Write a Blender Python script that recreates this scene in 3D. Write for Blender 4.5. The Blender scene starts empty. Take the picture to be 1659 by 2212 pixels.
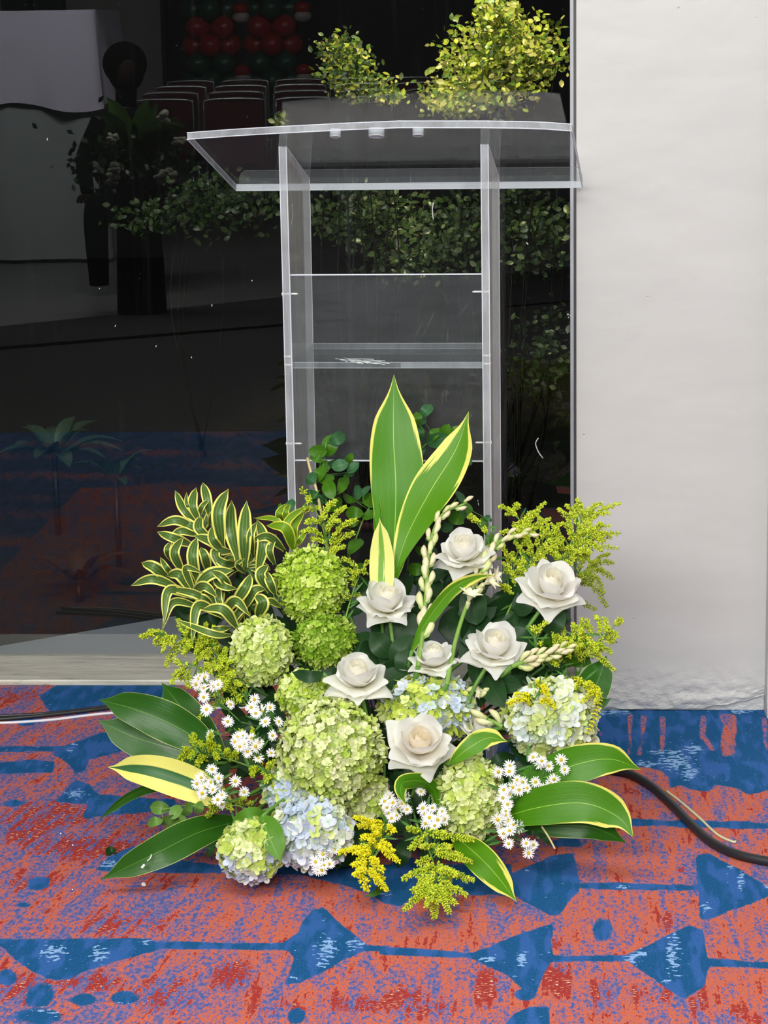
import bpy, math, random
import numpy as np
from mathutils import Vector, Matrix
S = bpy.context.scene
COL = S.collection
# ------------------------------------------------------------------ camera
F_PX, CX, CY, CAM_H = 5000.0, 829.5, 1106.0, 1.34
PSI, TH, ROLL = 0.066, 0.208, 0.018
_f = np.array([-math.sin(PSI) * math.cos(TH), math.cos(PSI) * math.cos(TH), -math.sin(TH)])
_r0 = np.array([math.cos(PSI), math.sin(PSI), 0.0]); _u0 = np.cross(_r0, _f)
_R = _r0 * math.cos(ROLL) - _u0 * math.sin(ROLL)
_U = _u0 * math.cos(ROLL) + _r0 * math.sin(ROLL)
_C = np.array([0.0, 0.0, CAM_H])
cd = bpy.data.cameras.new('camera'); cam = bpy.data.objects.new('camera', cd); COL.objects.link(cam)
cd.sensor_fit = 'VERTICAL'; cd.sensor_height = 24.0; cd.lens = F_PX / 2212.0 * 24.0
cd.clip_start = 0.05; cd.clip_end = 200
cam.matrix_world = Matrix(((_R[0], _U[0], -_f[0], 0), (_R[1], _U[1], -_f[1], 0), (_R[2], _U[2], -_f[2], CAM_H), (0, 0, 0, 1)))
S.camera = cam
# ------------------------------------------------------------------ world, lights, exposure
w = bpy.data.worlds.new('night'); S.world = w; w.use_nodes = True
w.node_tree.nodes['Background'].inputs[0].default_value = (0.010, 0.012, 0.018, 1)
w.node_tree.nodes['Background'].inputs[1].default_value = 1.0
S.view_settings.view_transform = 'Standard'; S.view_settings.look = 'None'
S.view_settings.exposure = 0.0; S.view_settings.gamma = 1.0
S.cycles.use_denoising = True
S.cycles.max_bounces = 12; S.cycles.transparent_max_bounces = 32; S.cycles.caustics_reflective = False; S.cycles.caustics_refractive = False
def area(name, loc, size, sy, power, target, col=(1, 1, 1)):
    l = bpy.data.lights.new(name, 'AREA'); l.shape = 'RECTANGLE'; l.size = size; l.size_y = sy; l.energy = power; l.color = col
    o = bpy.data.objects.new(name, l); COL.objects.link(o); o.location = loc
    o.rotation_euler = (Vector(target) - Vector(loc)).to_track_quat('-Z', 'Y').to_euler(); return o
area('ceiling_light_near', (-0.5, 2.0, 3.1), 2.4, 1.2, 88, (-0.3, 3.6, 0.4), (1, .985, .95))
area('ceiling_light_high', (-0.9, -1.6, 2.9), 3.6, 1.6, 385, (-0.3, 4.0, 0.5), (1, .985, .96))
area('ceiling_light_side', (0.9, 3.0, 3.1), 0.8, 0.8, 14, (0.3, 4.2, 0.4), (.97, .98, 1))
area('ceiling_light_hall', (-2.6, -1.5, 3.1), 2.0, 1.0, 440, (-2.2, -6.0, 0.8))
area('ceiling_light_far', (-2.0, -9.0, 3.1), 4.0, 2.0, 170, (-3.0, -12.0, 0.3))
def spot(name, loc, target, power, ang, col, r=.03):
    l = bpy.data.lights.new(name, 'SPOT'); l.energy = power; l.spot_size = ang; l.spot_blend = .6; l.color = col; l.shadow_soft_size = r
    o = bpy.data.objects.new(name, l); COL.objects.link(o); o.location = loc
    o.rotation_euler = (Vector(target) - Vector(loc)).to_track_quat('-Z', 'Y').to_euler(); return o
spot('garden_spotlight', (-0.20, 5.05, 2.35), (-0.12, 6.1, 1.30), 190, math.radians(40), (1, .90, .50))
spot('garden_bollard_light', (-1.5, 5.4, 1.9), (-0.6, 6.3, 0.9), 9, math.radians(80), (.9, .95, .8))
# ------------------------------------------------------------------ projection helpers
def ray(x, y): return _f + _R * (x - CX) / F_PX - _U * (y - CY) / F_PX
def atY(x, y, Y): d = ray(x, y); return _C + d * (Y / d[1])
def atZ(x, y, z=0.0): d = ray(x, y); return _C + d * ((z - CAM_H) / d[2])
def onplane(x, y, p, n): d = ray(x, y); return _C + d * (((p - _C) @ n) / (d @ n))
YG = 4.783                                    # the window's plane
def mirrored(x, y, D): p = atY(x, y, D); return np.array([p[0], 2 * YG - p[1], p[2]])
def DY(py):                                   # how far away the bouquet's face is at a height in the photo
    return float(np.interp(py, [850, 1000, 1100, 1300, 1500, 1700, 1800, 1900, 2000], [3.93, 3.92, 3.86, 3.74, 3.62, 3.53, 3.48, 3.42, 3.30]))
def P(x, y, dy=0.0):
    p = atY(x, y, DY(y) + dy)
    if p[2] < 0.004: p = atZ(x, y, 0.004)
    return p
def unit(v): v = np.asarray(v, float); return v / (np.linalg.norm(v) + 1e-12)
def view(p): return unit(_C - p)
rnd = random.Random(7)
# ------------------------------------------------------------------ mesh builder
ORI = {}
class MB:
    def __init__(s): s.v = []; s.f = []; s.m = []; s.uv = []; s.c = []; s.n = 0
    def add(s, verts, faces, mat=0, uv=None, col=None):
        verts = np.asarray(verts, float).reshape(-1, 3); k = len(verts)
        s.v.append(verts)
        s.f += [tuple(int(i) + s.n for i in f) for f in faces]
        s.m += [mat] * len(faces) if isinstance(mat, int) else list(mat)
        s.uv.append(np.zeros((k, 2)) if uv is None else np.asarray(uv, float).reshape(-1, 2))
        c = np.ones((k, 3)) if col is None else np.broadcast_to(np.asarray(col, float), (k, 3))
        s.c.append(c); s.n += k; return s
    def build(s, name, mats, parent=None, origin=None, smooth=True):
        v = np.concatenate(s.v) if s.v else np.zeros((0, 3))
        o0 = np.zeros(3)
        if parent is not None: o0 = np.array(ORI.get(parent.name, (0, 0, 0)), float)
        elif origin is not None: o0 = np.array(origin, float)
        me = bpy.data.meshes.new(name); me.from_pydata((v - o0).tolist(), [], s.f)
        if not isinstance(mats, (list, tuple)): mats = [mats]
        for m in mats: me.materials.append(m)
        me.polygons.foreach_set('material_index', s.m)
        me.polygons.foreach_set('use_smooth', [smooth] * len(s.f))
        li = np.zeros(len(me.loops), int); me.loops.foreach_get('vertex_index', li)
        uv = np.concatenate(s.uv)[li]; ul = me.uv_layers.new(name='UVMap'); ul.data.foreach_set('uv', uv.ravel())
        c = np.concatenate(s.c); ca = me.color_attributes.new('tint', 'FLOAT_COLOR', 'POINT')
        ca.data.foreach_set('color', np.hstack([c, np.ones((len(c), 1))]).ravel())
        me.update(); o = bpy.data.objects.new(name, me); COL.objects.link(o)
        if parent is not None: o.parent = parent
        elif origin is not None: o.location = origin
        ORI[o.name] = tuple(o0); return o
def tag(o, label=None, cat=None, group=None, kind=None):
    if label: o['label'] = label
    if cat: o['category'] = cat
    if group: o['group'] = group
    if kind: o['kind'] = kind
    return o
def thing(name, loc, label, cat, group=None):
    o = bpy.data.objects.new(name, None); COL.objects.link(o); o.location = tuple(loc); o.empty_display_size = .05
    ORI[o.name] = tuple(float(a) for a in loc); return tag(o, label, cat, group)
def box(mb, lo, hi, mat=0, M=None, bev=0.0, col=None):
    x0, y0, z0 = lo; x1, y1, z1 = hi
    v = np.array([(x, y, z) for x in (x0, x1) for y in (y0, y1) for z in (z0, z1)], float)
    if M is not None: v = M(v)
    f = [(0, 1, 3, 2), (4, 6, 7, 5), (0, 4, 5, 1), (2, 3, 7, 6), (0, 2, 6, 4), (1, 5, 7, 3)]
    mb.add(v, f, mat, col=col); return mb
def spline(pts, n):
    p = np.asarray(pts, float)
    if len(p) == 2: t = np.linspace(0, 1, n)[:, None]; return p[0] * (1 - t) + p[1] * t
    q = np.vstack([2 * p[0] - p[1], p, 2 * p[-1] - p[-2]])
    d = np.linalg.norm(np.diff(p, axis=0), axis=1); cum = np.concatenate([[0], np.cumsum(d)]) / d.sum()
    out = []
    for t in np.linspace(0, 1, n):
        i = min(max(np.searchsorted(cum, t, side='right') - 1, 0), len(p) - 2)
        u = (t - cum[i]) / (cum[i + 1] - cum[i] + 1e-12)
        a, b, c, e = q[i], q[i + 1], q[i + 2], q[i + 3]
        out.append(.5 * ((2 * b) + (c - a) * u + (2 * a - 5 * b + 4 * c - e) * u * u + (3 * b - a - 3 * c + e) * u ** 3))
    return np.array(out)
def tube(mb, path, r, seg=8, mat=0, col=None, cap=True):
    path = np.asarray(path, float); n = len(path)
    rr = np.broadcast_to(np.asarray(r, float), (n,)) if np.ndim(r) == 0 else np.asarray(r, float)
    T = np.gradient(path, axis=0); up = np.array([.31, .17, .93]); v = []; prev = None
    for i in range(n):
        t = unit(T[i]); a = np.cross(t, up) if prev is None else prev - t * (prev @ t)
        a = unit(a); prev = a; b = np.cross(t, a)
        for k in range(seg):
            an = 2 * math.pi * k / seg; v.append(path[i] + rr[i] * (a * math.cos(an) + b * math.sin(an)))
    f = [(i * seg + k, i * seg + (k + 1) % seg, (i + 1) * seg + (k + 1) % seg, (i + 1) * seg + k) for i in range(n - 1) for k in range(seg)]
    if cap: f += [tuple(range(seg))[::-1], tuple((n - 1) * seg + k for k in range(seg))]
    mb.add(v, f, mat, col=col); return mb
def frame_of(axis, hint=(0, 0, 1)):
    z = unit(axis); x = np.cross(np.asarray(hint, float), z)
    if np.linalg.norm(x) < 1e-3: x = np.cross((1, 0, 0), z)
    x = unit(x); return np.array([x, np.cross(z, x), z])     # rows
_ico = None
def blob_template(seg=6, rings=4):
    v = [(0, 0, -1)]; f = []
    for i in range(1, rings):
        a = math.pi * i / rings
        for k in range(seg): v.append((math.sin(a) * math.cos(2 * math.pi * k / seg), math.sin(a) * math.sin(2 * math.pi * k / seg), -math.cos(a)))
    v.append((0, 0, 1)); L = len(v) - 1
    for k in range(seg): f.append((0, 1 + (k + 1) % seg, 1 + k)); f.append((L, 1 + (rings - 2) * seg + k, 1 + (rings - 2) * seg + (k + 1) % seg))
    for i in range(rings - 2):
        for k in range(seg):
            a = 1 + i * seg + k; b = 1 + i * seg + (k + 1) % seg; f.append((a, b, b + seg, a + seg))
    return np.array(v, float), f
TB_S = blob_template(5, 3); TB_M = blob_template(8, 6); TB_L = blob_template(20, 12)
def blob(mb, c, rx, ry, rz, axis=(0, 0, 1), T=TB_M, mat=0, col=None):
    Fm = frame_of(axis); v = (T[0] * np.array([rx, ry, rz])) @ Fm + np.asarray(c); mb.add(v, T[1], mat, col=col); return mb
# ------------------------------------------------------------------ materials
def newmat(name):
    m = bpy.data.materials.new(name); m.use_nodes = True; nt = m.node_tree; nt.nodes.clear()
    out = nt.nodes.new('ShaderNodeOutputMaterial'); return m, nt, out
def N(nt, typ, **kw):
    n = nt.nodes.new('ShaderNode' + typ)
    for k, v in kw.items():
        if k.startswith('i_'):
            key = k[2:]; key = int(key) if key.isdigit() else key.replace('_', ' ')
            n.inputs[key].default_value = v
        else: setattr(n, k, v)
    return n
def L(nt, a, b): nt.links.new(a, b)
def math_(nt, op, a, b=None, c=None, clamp=False):
    n = N(nt, 'Math', operation=op); n.use_clamp = clamp
    for i, x in enumerate((a, b, c)):
        if x is None: continue
        if isinstance(x, (int, float)): n.inputs[i].default_value = x
        else: L(nt, x, n.inputs[i])
    return n.outputs[0]
def mix(nt, fac, a, b):
    n = N(nt, 'Mix', data_type='RGBA')
    for s, x in ((0, fac), (6, a), (7, b)):
        if isinstance(x, (int, float)): n.inputs[s].default_value = x
        elif isinstance(x, tuple): n.inputs[s].default_value = (*x[:3], 1)
        else: L(nt, x, n.inputs[s])
    return n.outputs[2]
def smooth(nt, x, a, b):
    n = N(nt, 'MapRange', interpolation_type='SMOOTHSTEP'); n.inputs[1].default_value = a; n.inputs[2].default_value = b; L(nt, x, n.inputs[0]); return n.outputs[0]
def noise(nt, vec, scale, detail=2.0, rough=.5, stretch=None):
    if stretch is not None:
        mp = N(nt, 'Mapping'); mp.inputs['Scale'].default_value = stretch; L(nt, vec, mp.inputs[0]); vec = mp.outputs[0]
    n = N(nt, 'TexNoise'); n.inputs['Scale'].default_value = scale; n.inputs['Detail'].default_value = detail; n.inputs['Roughness'].default_value = rough
    L(nt, vec, n.inputs['Vector']); return n.outputs[0]
def sr(r, g, b): return tuple(((c / 255) / 12.92 if c / 255 <= .04045 else ((c / 255 + .055) / 1.055) ** 2.4) for c in (r, g, b))
def flat(name, col, rough=.5, metal=0.0, bump=None, tint=False, emit=None, spec=.5, sheen=0.0):
    m, nt, out = newmat(name); p = N(nt, 'BsdfPrincipled'); p.inputs['Base Color'].default_value = (*col, 1); p.inputs['Roughness'].default_value = rough
    p.inputs['Metallic'].default_value = metal; p.inputs['Specular IOR Level'].default_value = spec
    tc = N(nt, 'TexCoord')
    nz = noise(nt, tc.outputs['Object'], 60.0, 3)
    c = mix(nt, math_(nt, 'MULTIPLY', nz, .18), tuple(col), tuple(min(1, x * .72) for x in col)); L(nt, c, p.inputs['Base Color'])
    if bump:
        b = N(nt, 'Bump'); b.inputs['Strength'].default_value = bump[1]; b.inputs['Distance'].default_value = .002
        L(nt, noise(nt, tc.outputs['Object'], bump[0], 3), b.inputs['Height']); L(nt, b.outputs[0], p.inputs['Normal'])
    if emit: p.inputs['Emission Color'].default_value = (*emit[0], 1); p.inputs['Emission Strength'].default_value = emit[1]
    L(nt, p.outputs[0], out.inputs[0]); return m
def petal_like(name, rough=.55, trans=.3, fallback=(1, 1, 1), gloss=.25, var=.12, bump=.15, veins=None):
    """diffuse + translucent sheet coloured by the mesh's tint"""
    m, nt, out = newmat(name); at = N(nt, 'Attribute', attribute_name='tint'); tc = N(nt, 'TexCoord')
    nz = noise(nt, tc.outputs['Object'], 240.0, 3)
    k = math_(nt, 'ADD', math_(nt, 'MULTIPLY', nz, var * 2), 1 - var)
    c = N(nt, 'VectorMath', operation='SCALE'); L(nt, at.outputs['Color'], c.inputs[0]); L(nt, k, c.inputs['Scale'])
    p = N(nt, 'BsdfPrincipled'); p.inputs['Roughness'].default_value = rough; p.inputs['Specular IOR Level'].default_value = gloss
    L(nt, c.outputs[0], p.inputs['Base Color'])
    b = N(nt, 'Bump'); b.inputs['Strength'].default_value = bump; b.inputs['Distance'].default_value = .001
    vec = tc.outputs['UV'] if veins else tc.outputs['Object']
    L(nt, noise(nt, vec, veins[0] if veins else 300, 2, .5, veins[1] if veins else None), b.inputs['Height']); L(nt, b.outputs[0], p.inputs['Normal'])
    t = N(nt, 'BsdfTranslucent'); L(nt, c.outputs[0], t.inputs[0])
    mx = N(nt, 'MixShader'); mx.inputs[0].default_value = trans; L(nt, p.outputs[0], mx.inputs[1]); L(nt, t.outputs[0], mx.inputs[2]); L(nt, mx.outputs[0], out.inputs[0]); return m
def leaf_mat(name, green, green2, yellow, edge, streak=.06, inner=None, ribcol=None, rough=.42, rib=.012, fine=30, trans=.18, tipyellow=0.0, bias=0.0):
    """u (0..1) runs across, v along. margin of `edge` width turns yellow, frayed by noise stretched along the leaf."""
    m, nt, out = newmat(name); tc = N(nt, 'TexCoord'); sp = N(nt, 'SeparateXYZ'); L(nt, tc.outputs['UV'], sp.inputs[0]); u, v = sp.outputs[0], sp.outputs[1]
    oi = N(nt, 'ObjectInfo'); cm = N(nt, 'CombineXYZ'); L(nt, u, cm.inputs[0]); L(nt, v, cm.inputs[1]); L(nt, math_(nt, 'MULTIPLY', oi.outputs['Random'], 37.0), cm.inputs[2])
    uvr = cm.outputs[0]
    d = math_(nt, 'ABSOLUTE', math_(nt, 'SUBTRACT', u, .5))                    # 0 middle .. .5 edge
    n1 = noise(nt, uvr, 1.0, 3, .6, (26, 2.2, 1)); n2 = noise(nt, uvr, 1.0, 2, .5, (3.5, 1.6, 1))
    j = math_(nt, 'ADD', math_(nt, 'MULTIPLY', math_(nt, 'SUBTRACT', n1, .5), streak * 2), math_(nt, 'MULTIPLY', math_(nt, 'SUBTRACT', n2, .5), streak * 2.5))
    dd = math_(nt, 'ADD', d, j)
    if tipyellow: dd = math_(nt, 'ADD', dd, math_(nt, 'MULTIPLY', smooth(nt, v, .45, 1.0), tipyellow))
    if bias: dd = math_(nt, 'ADD', dd, math_(nt, 'MULTIPLY', math_(nt, 'SUBTRACT', u, .5), bias))
    mk = smooth(nt, dd, .5 - edge - .012, .5 - edge + .012)
    g = mix(nt, noise(nt, uvr, 1.0, 3, .6, (fine, 1.4, 1)), green, green2)
    if inner: g = mix(nt, smooth(nt, math_(nt, 'ABSOLUTE', math_(nt, 'SUBTRACT', d, .13)), .02, .045), inner, g)
    c = mix(nt, mk, g, yellow)
    if ribcol: c = mix(nt, smooth(nt, d, rib, rib * .4), c, ribcol)
    p = N(nt, 'BsdfPrincipled'); p.inputs['Roughness'].default_value = rough; p.inputs['Specular IOR Level'].default_value = .32; L(nt, c, p.inputs['Base Color'])
    b = N(nt, 'Bump'); b.inputs['Strength'].default_value = .22; b.inputs['Distance'].default_value = .001
    L(nt, noise(nt, uvr, 1.0, 2, .5, (60, 2.5, 1)), b.inputs['Height']); L(nt, b.outputs[0], p.inputs['Normal'])
    t = N(nt, 'BsdfTranslucent'); L(nt, c, t.inputs[0]); mx = N(nt, 'MixShader'); mx.inputs[0].default_value = trans
    L(nt, p.outputs[0], mx.inputs[1]); L(nt, t.outputs[0], mx.inputs[2]); L(nt, mx.outputs[0], out.inputs[0]); return m
M = {}
YEL = sr(226, 224, 110)
M['ginger'] = leaf_mat('variegated_ginger_leaf', sr(80, 140, 8), sr(60, 118, 8), YEL, .008, .06, ribcol=sr(150, 200, 70), tipyellow=.12)
M['ginger_streak'] = leaf_mat('streaked_ginger_leaf', sr(92, 148, 16), sr(70, 126, 12), YEL, .03, .17, ribcol=sr(176, 208, 90), tipyellow=.24, bias=-.06)
M['ginger_dark'] = leaf_mat('plain_ginger_leaf', sr(50, 102, 24), sr(36, 82, 18), sr(190, 205, 120), .012, .012, ribcol=sr(105, 150, 60), rough=.3)
M['ginger_yellow'] = leaf_mat('yellow_ginger_leaf', sr(50, 100, 50), sr(64, 112, 60), sr(234, 230, 120), .34, .035, rough=.4)
M['ginger_pale'] = leaf_mat('pale_ginger_leaf', sr(110, 160, 50), sr(120, 165, 60), sr(222, 222, 128), .40, .16, rough=.4)
M['dracaena'] = leaf_mat('song_of_india_leaf', sr(86, 116, 56), sr(66, 98, 46), sr(244, 238, 122), .15, .012, inner=sr(112, 138, 66), rough=.28, trans=.12)
M['dracaena_young'] = leaf_mat('young_song_of_india_leaf', sr(124, 160, 36), sr(100, 142, 30), sr(228, 226, 84), .11, .012, rough=.3, trans=.2)
M['plain_leaf'] = leaf_mat('small_round_leaf', sr(76, 128, 20), sr(52, 98, 18), sr(90, 130, 40), .0, .0, ribcol=sr(96, 140, 50), rough=.4)
M['blue_leaf'] = leaf_mat('bluish_round_leaf', sr(62, 112, 66), sr(46, 92, 52), sr(90, 130, 70), .0, .0, ribcol=sr(110, 150, 96), rough=.45)
M['rose_leaf'] = leaf_mat('dark_rose_leaf', sr(40, 76, 36), sr(26, 56, 26), sr(60, 90, 40), .0, .0, ribcol=sr(60, 96, 44), rough=.4)
M['light_leaf'] = leaf_mat('light_leaflet', sr(112, 152, 70), sr(84, 130, 48), sr(150, 180, 90), .0, .0, ribcol=sr(140, 170, 90), rough=.45)
M['hyd_leaf'] = leaf_mat('hydrangea_leaf', sr(96, 146, 40), sr(72, 122, 30), sr(150, 180, 90), .0, .0, ribcol=sr(140, 180, 80), rough=.45)
M['petal'] = petal_like('rose_petal', .5, .5, var=.03, bump=.12)
M['sepal'] = petal_like('hydrangea_sepal', .6, .25, var=.08, bump=.25)
M['bud'] = petal_like('goldenrod_bud', .6, .35, var=.12)
M['tuberose'] = petal_like('tuberose_bud', .45, .15, var=.08)
M['aster'] = petal_like('aster_ray', .55, .25, var=.04)
M['stem'] = petal_like('green_stem', .5, .0, var=.15)
M['outleaf'] = petal_like('garden_leaf', .32, .25, gloss=.5, var=.2)
# ------------------------------------------------------------------ leaf geometry
def prof(t, a=1.0, b=.85, stalk=0.0):
    t = np.clip(t, 0, 1); s = np.sin(math.pi * t ** a); return np.clip(s, 0, 1) ** b
def leaf(mb, pts, wl, wr, a=1.0, b=.85, roll=0.0, fold=.18, wave=0.0, nl=26, nw=9, base=.12, side=None, curl=0.0, mat=0, seed=0, twist=0.0, sharp=.5, col=None):
    """pts: 3-D centre line base->tip. wl/wr half widths in metres."""
    c = spline(pts, nl); T = np.gradient(c, axis=0); rs = random.Random(seed); ph = rs.random() * 6.28
    t = np.linspace(0, 1, nl); w = prof(t, a, b); w = np.maximum(w, base * (1 - t) ** 2)
    q_ = np.clip((t - .80) / .2, 0, 1); w = w * (1 - sharp * q_ * q_ * (3 - 2 * q_))
    V = []; UV = []
    for i in range(nl):
        tt = unit(T[i]); vw = view(c[i]) if side is None else None
        s_ = unit(np.cross(tt, vw)) if side is None else unit(side - tt * (np.asarray(side) @ tt))
        n_ = np.cross(s_, tt)                  # towards the viewer
        rr = roll + twist * t[i]
        s2 = s_ * math.cos(rr) + n_ * math.sin(rr); n2 = n_ * math.cos(rr) - s_ * math.sin(rr)
        for k in range(nw):
            u = -1 + 2 * k / (nw - 1); ww = (wl if u < 0 else wr) * w[i]
            lift = fold * abs(u) ** 1.4 * ww - curl * u * u * ww + wave * math.sin(t[i] * 17 + ph + (2 if u > 0 else 0)) * u * u * ww
            V.append(c[i] + s2 * u * ww * math.cos(min(.9, fold * .6)) + n2 * lift); UV.append((.5 + u * .5, t[i]))
    f = [(i * nw + k, i * nw + k + 1, (i + 1) * nw + k + 1, (i + 1) * nw + k) for i in range(nl - 1) for k in range(nw - 1)]
    mb.add(V, f, mat, UV, col); return mb
PXM = lambda y, dy=0: (DY(y) + dy) * 1.02 / F_PX       # metres per photo pixel at that place
# ================================================================== THE SETTING
# ---- carpet: woven pattern shapes are stored on the mesh (in the pile's own colour), fibres come from nodes
def carpet():
    xs = np.concatenate([np.linspace(-7, -1.4, 12)[:-1], np.arange(-1.4, .75, .007), np.linspace(.75, 3, 6)])
    ys = np.concatenate([np.linspace(1.9, 2.8, 8)[:-1], np.arange(2.8, 4.79, .008), [4.8]])
    X, Y = np.meshgrid(xs, ys); n, mcols = X.shape
    d = np.stack([X, Y, np.zeros_like(X) - CAM_H], -1); k = d @ _f
    px = CX + F_PX * (d @ _R) / k; py = CY - F_PX * (d @ _U) / k
    def inside(poly, soft=7.0):
        poly = np.array(poly, float); D = np.full(px.shape, 1e9); ins = np.zeros(px.shape, bool)
        for i in range(len(poly)):
            a = poly[i]; b = poly[(i + 1) % len(poly)]; e = b - a; L2 = e @ e + 1e-9
            t = np.clip(((px - a[0]) * e[0] + (py - a[1]) * e[1]) / L2, 0, 1)
            D = np.minimum(D, np.hypot(px - a[0] - t * e[0], py - a[1] - t * e[1]))
            c = ((a[1] > py) != (b[1] > py)) & (px < (b[0] - a[0]) * (py - a[1]) / (b[1] - a[1] + 1e-12) + a[0]); ins ^= c
        return np.clip(.5 + np.where(ins, D, -D) / (2 * soft), 0, 1)
    def ell(cx, cy, rx, ry): return np.clip(1.5 - np.hypot((px - cx) / rx, (py - cy) / ry), 0, 1)
    z = lambda o, s, pts: [(o[0] + x / s, o[1] + y / s) for x, y in pts]
    R8, L8 = (830, 1800), (0, 1800)
    blue = np.zeros(px.shape)
    shapes = [
        z(R8, 2, [(540, 180), (720, 100), (815, 84), (850, 210), (842, 255), (800, 285), (760, 352), (715, 356), (590, 292), (540, 250)]),
        [(640, 1868), (1105, 1866), (1105, 1935), (900, 1930), (868, 1960), (830, 1952), (790, 1928), (700, 1900), (640, 1890)],
        [(1250, 1905), (1507, 1911), (1507, 1925), (1250, 1920)],
        z(R8, 2, [(1345, 95), (1400, 84), (1640, 215), (1700, 250), (1600, 300), (1480, 340), (1390, 376), (1365, 372), (1355, 240), (1345, 200)]),
        z(R8, 2, [(370, 520), (450, 490), (600, 430), (738, 384), (722, 470), (730, 545), (690, 600), (655, 690), (600, 670), (520, 610), (440, 570), (380, 545)]),
        z(R8, 2, [(-20, 492), (380, 515), (380, 540), (-20, 522)]),
        z(R8, 2, [(725, 528), (1040, 528), (1040, 552), (725, 556)]),
        z(R8, 2, [(1030, 535), (1150, 480), (1250, 425), (1320, 395), (1380, 420), (1392, 520), (1400, 580), (1380, 660), (1290, 722), (1200, 655), (1130, 610)]),
        z(R8, 2, [(1390, 540), (1700, 560), (1700, 585), (1390, 575)]),
        z(L8, 2, [(-40, 455), (620, 455), (720, 478), (690, 504), (600, 525), (450, 570), (360, 602), (300, 632), (200, 628), (100, 570), (40, 520)]),
        z(L8, 2, [(600, 465), (1300, 478), (1300, 505), (600, 498)]),
        z(L8, 2, [(1220, 480), (1290, 430), (1310, 370), (1350, 328), (1400, 322), (1450, 375), (1520, 430), (1590, 485), (1580, 510), (1480, 550), (1400, 600), (1300, 645), (1225, 660), (1250, 590), (1270, 540), (1255, 520)]),
        z(L8, 2, [(1560, 484), (1680, 488), (1680, 506), (1560, 508)]),
        z(R8, 2, [(500, 850), (560, 780), (640, 750), (712, 748), (716, 850)]),
        z((0, 1380), 3.318, [(440, 775), (720, 672), (900, 690), (870, 810), (640, 862), (610, 950), (540, 968), (480, 880), (380, 830)]),
        [(-40, 1612), (140, 1611), (140, 1622), (-40, 1625)],
        [(-40, 1652), (60, 1641), (118, 1645), (114, 1668), (40, 1672), (-40, 1676)],
        [(118, 1731), (163, 1683), (193, 1694), (215, 1716), (380, 1728), (380, 1748), (260, 1760), (180, 1768), (190, 1738)],
        [(205, 1880), (235, 1850), (289, 1826), (331, 1846), (392, 1858), (494, 1872), (660, 1870), (660, 1892), (494, 1886), (331, 1884)],
        [(85, 1503), (140, 1470), (380, 1470), (380, 1502), (240, 1524), (110, 1545)],
        z((1250, 1450), 4.056, [(100, 200), (1900, 200), (1900, 1010), (1490, 1075), (1400, 1030), (1170, 995), (1160, 1045), (1000, 1040), (900, 1000), (800, 1020), (790, 930), (700, 865), (540, 830), (300, 900), (0, 900), (0, 300)]),
        z((1250, 1450), 4.056, [(400, 1295), (1700, 1325), (1700, 1385), (400, 1350)]),
        z((1250, 1450), 4.056, [(-300, 1530), (-100, 1500), (80, 1500), (0, 1545)]),
        [(1192, 1818), (1215, 1808), (1245, 1810), (1258, 1818), (1235, 1829), (1210, 1829)],
        [(800, 1600), (1250, 1600), (1250, 1700), (800, 1700)], [(60, 1899), (82, 1893), (106, 1897), (104, 1915), (82, 1925), (60, 1921)]]
    for s in shapes: blue = np.maximum(blue, inside(s))
    for e in [(50, 1955, 18, 8), (85, 2150, 36, 34), (15, 2112, 22, 20), (75, 2196, 60, 22), (185, 2160, 36, 16), (272, 2156, 34, 16), (640, 2195, 24, 18), (870, 1860, 30, 14), (1135, 2148, 26, 14), (1300, 2010, 26, 30), (30, 1735, 30, 9), (60, 1560, 26, 10)]:
        blue = np.maximum(blue, ell(*e) * .75)
    cols = [z((1250, 1450), 4.056, q) for q in ([(420, 370), (480, 370), (470, 740), (420, 740)], [(540, 380), (600, 380), (585, 560), (560, 745), (495, 745), (530, 600)], [(705, 380), (770, 400), (765, 660), (720, 735), (690, 730), (710, 500)],
        [(1060, 370), (1130, 370), (1120, 560), (1210, 690), (1160, 705), (1050, 600)], [(1220, 370), (1400, 370), (1395, 740), (1250, 760), (1230, 600), (1260, 480)], [(1590, 400), (1650, 400), (1659, 780), (1640, 780)], [(170, 520), (215, 520), (215, 580), (170, 580)])]
    for c in cols: blue = blue * (1 - .62 * inside(c, 5))
    red = np.zeros(px.shape)
    for e in [(120, 1760, 110, 30, .7), (300, 1750, 80, 26, .5), (60, 1790, 90, 26, .8), (200, 1830, 130, 26, .9), (60, 1905, 60, 20, .6), (240, 1995, 50, 26, .7), (330, 1990, 24, 26, .6), (50, 2140, 60, 30, .7), (190, 2120, 60, 22, .9),
              (360, 2150, 70, 36, .7), (500, 2110, 50, 34, .9), (600, 2180, 60, 26, .6), (770, 2170, 70, 22, .8), (880, 2160, 45, 34, .8), (1050, 2125, 30, 50, .9), (940, 2180, 50, 22, .7), (1205, 2115, 26, 36, 1.), (1300, 2150, 26, 40, .8), (1380, 2150, 26, 22, .6),
              (1435, 2145, 22, 24, .7), (1505, 2170, 22, 36, .7), (1580, 2195, 36, 20, .6), (1640, 2200, 12, 10, .7), (1441, 1990, 12, 26, .9), (1473, 1878, 12, 8, .9), (1202, 2038, 12, 12, .9), (1365, 1710, 18, 7, .8), (1492, 1950, 7, 6, .8), (1388, 2012, 6, 5, .8),
              (150, 1500, 30, 22, .9), (40, 1500, 45, 14, .6), (1060, 2080, 40, 16, .6), (740, 1945, 36, 12, .35), (330, 1710, 40, 10, .6), (370, 1905, 20, 8, .7)]:
        red = np.maximum(red, ell(*e[:4]) * e[4])
    lite = np.zeros(px.shape)
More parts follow.
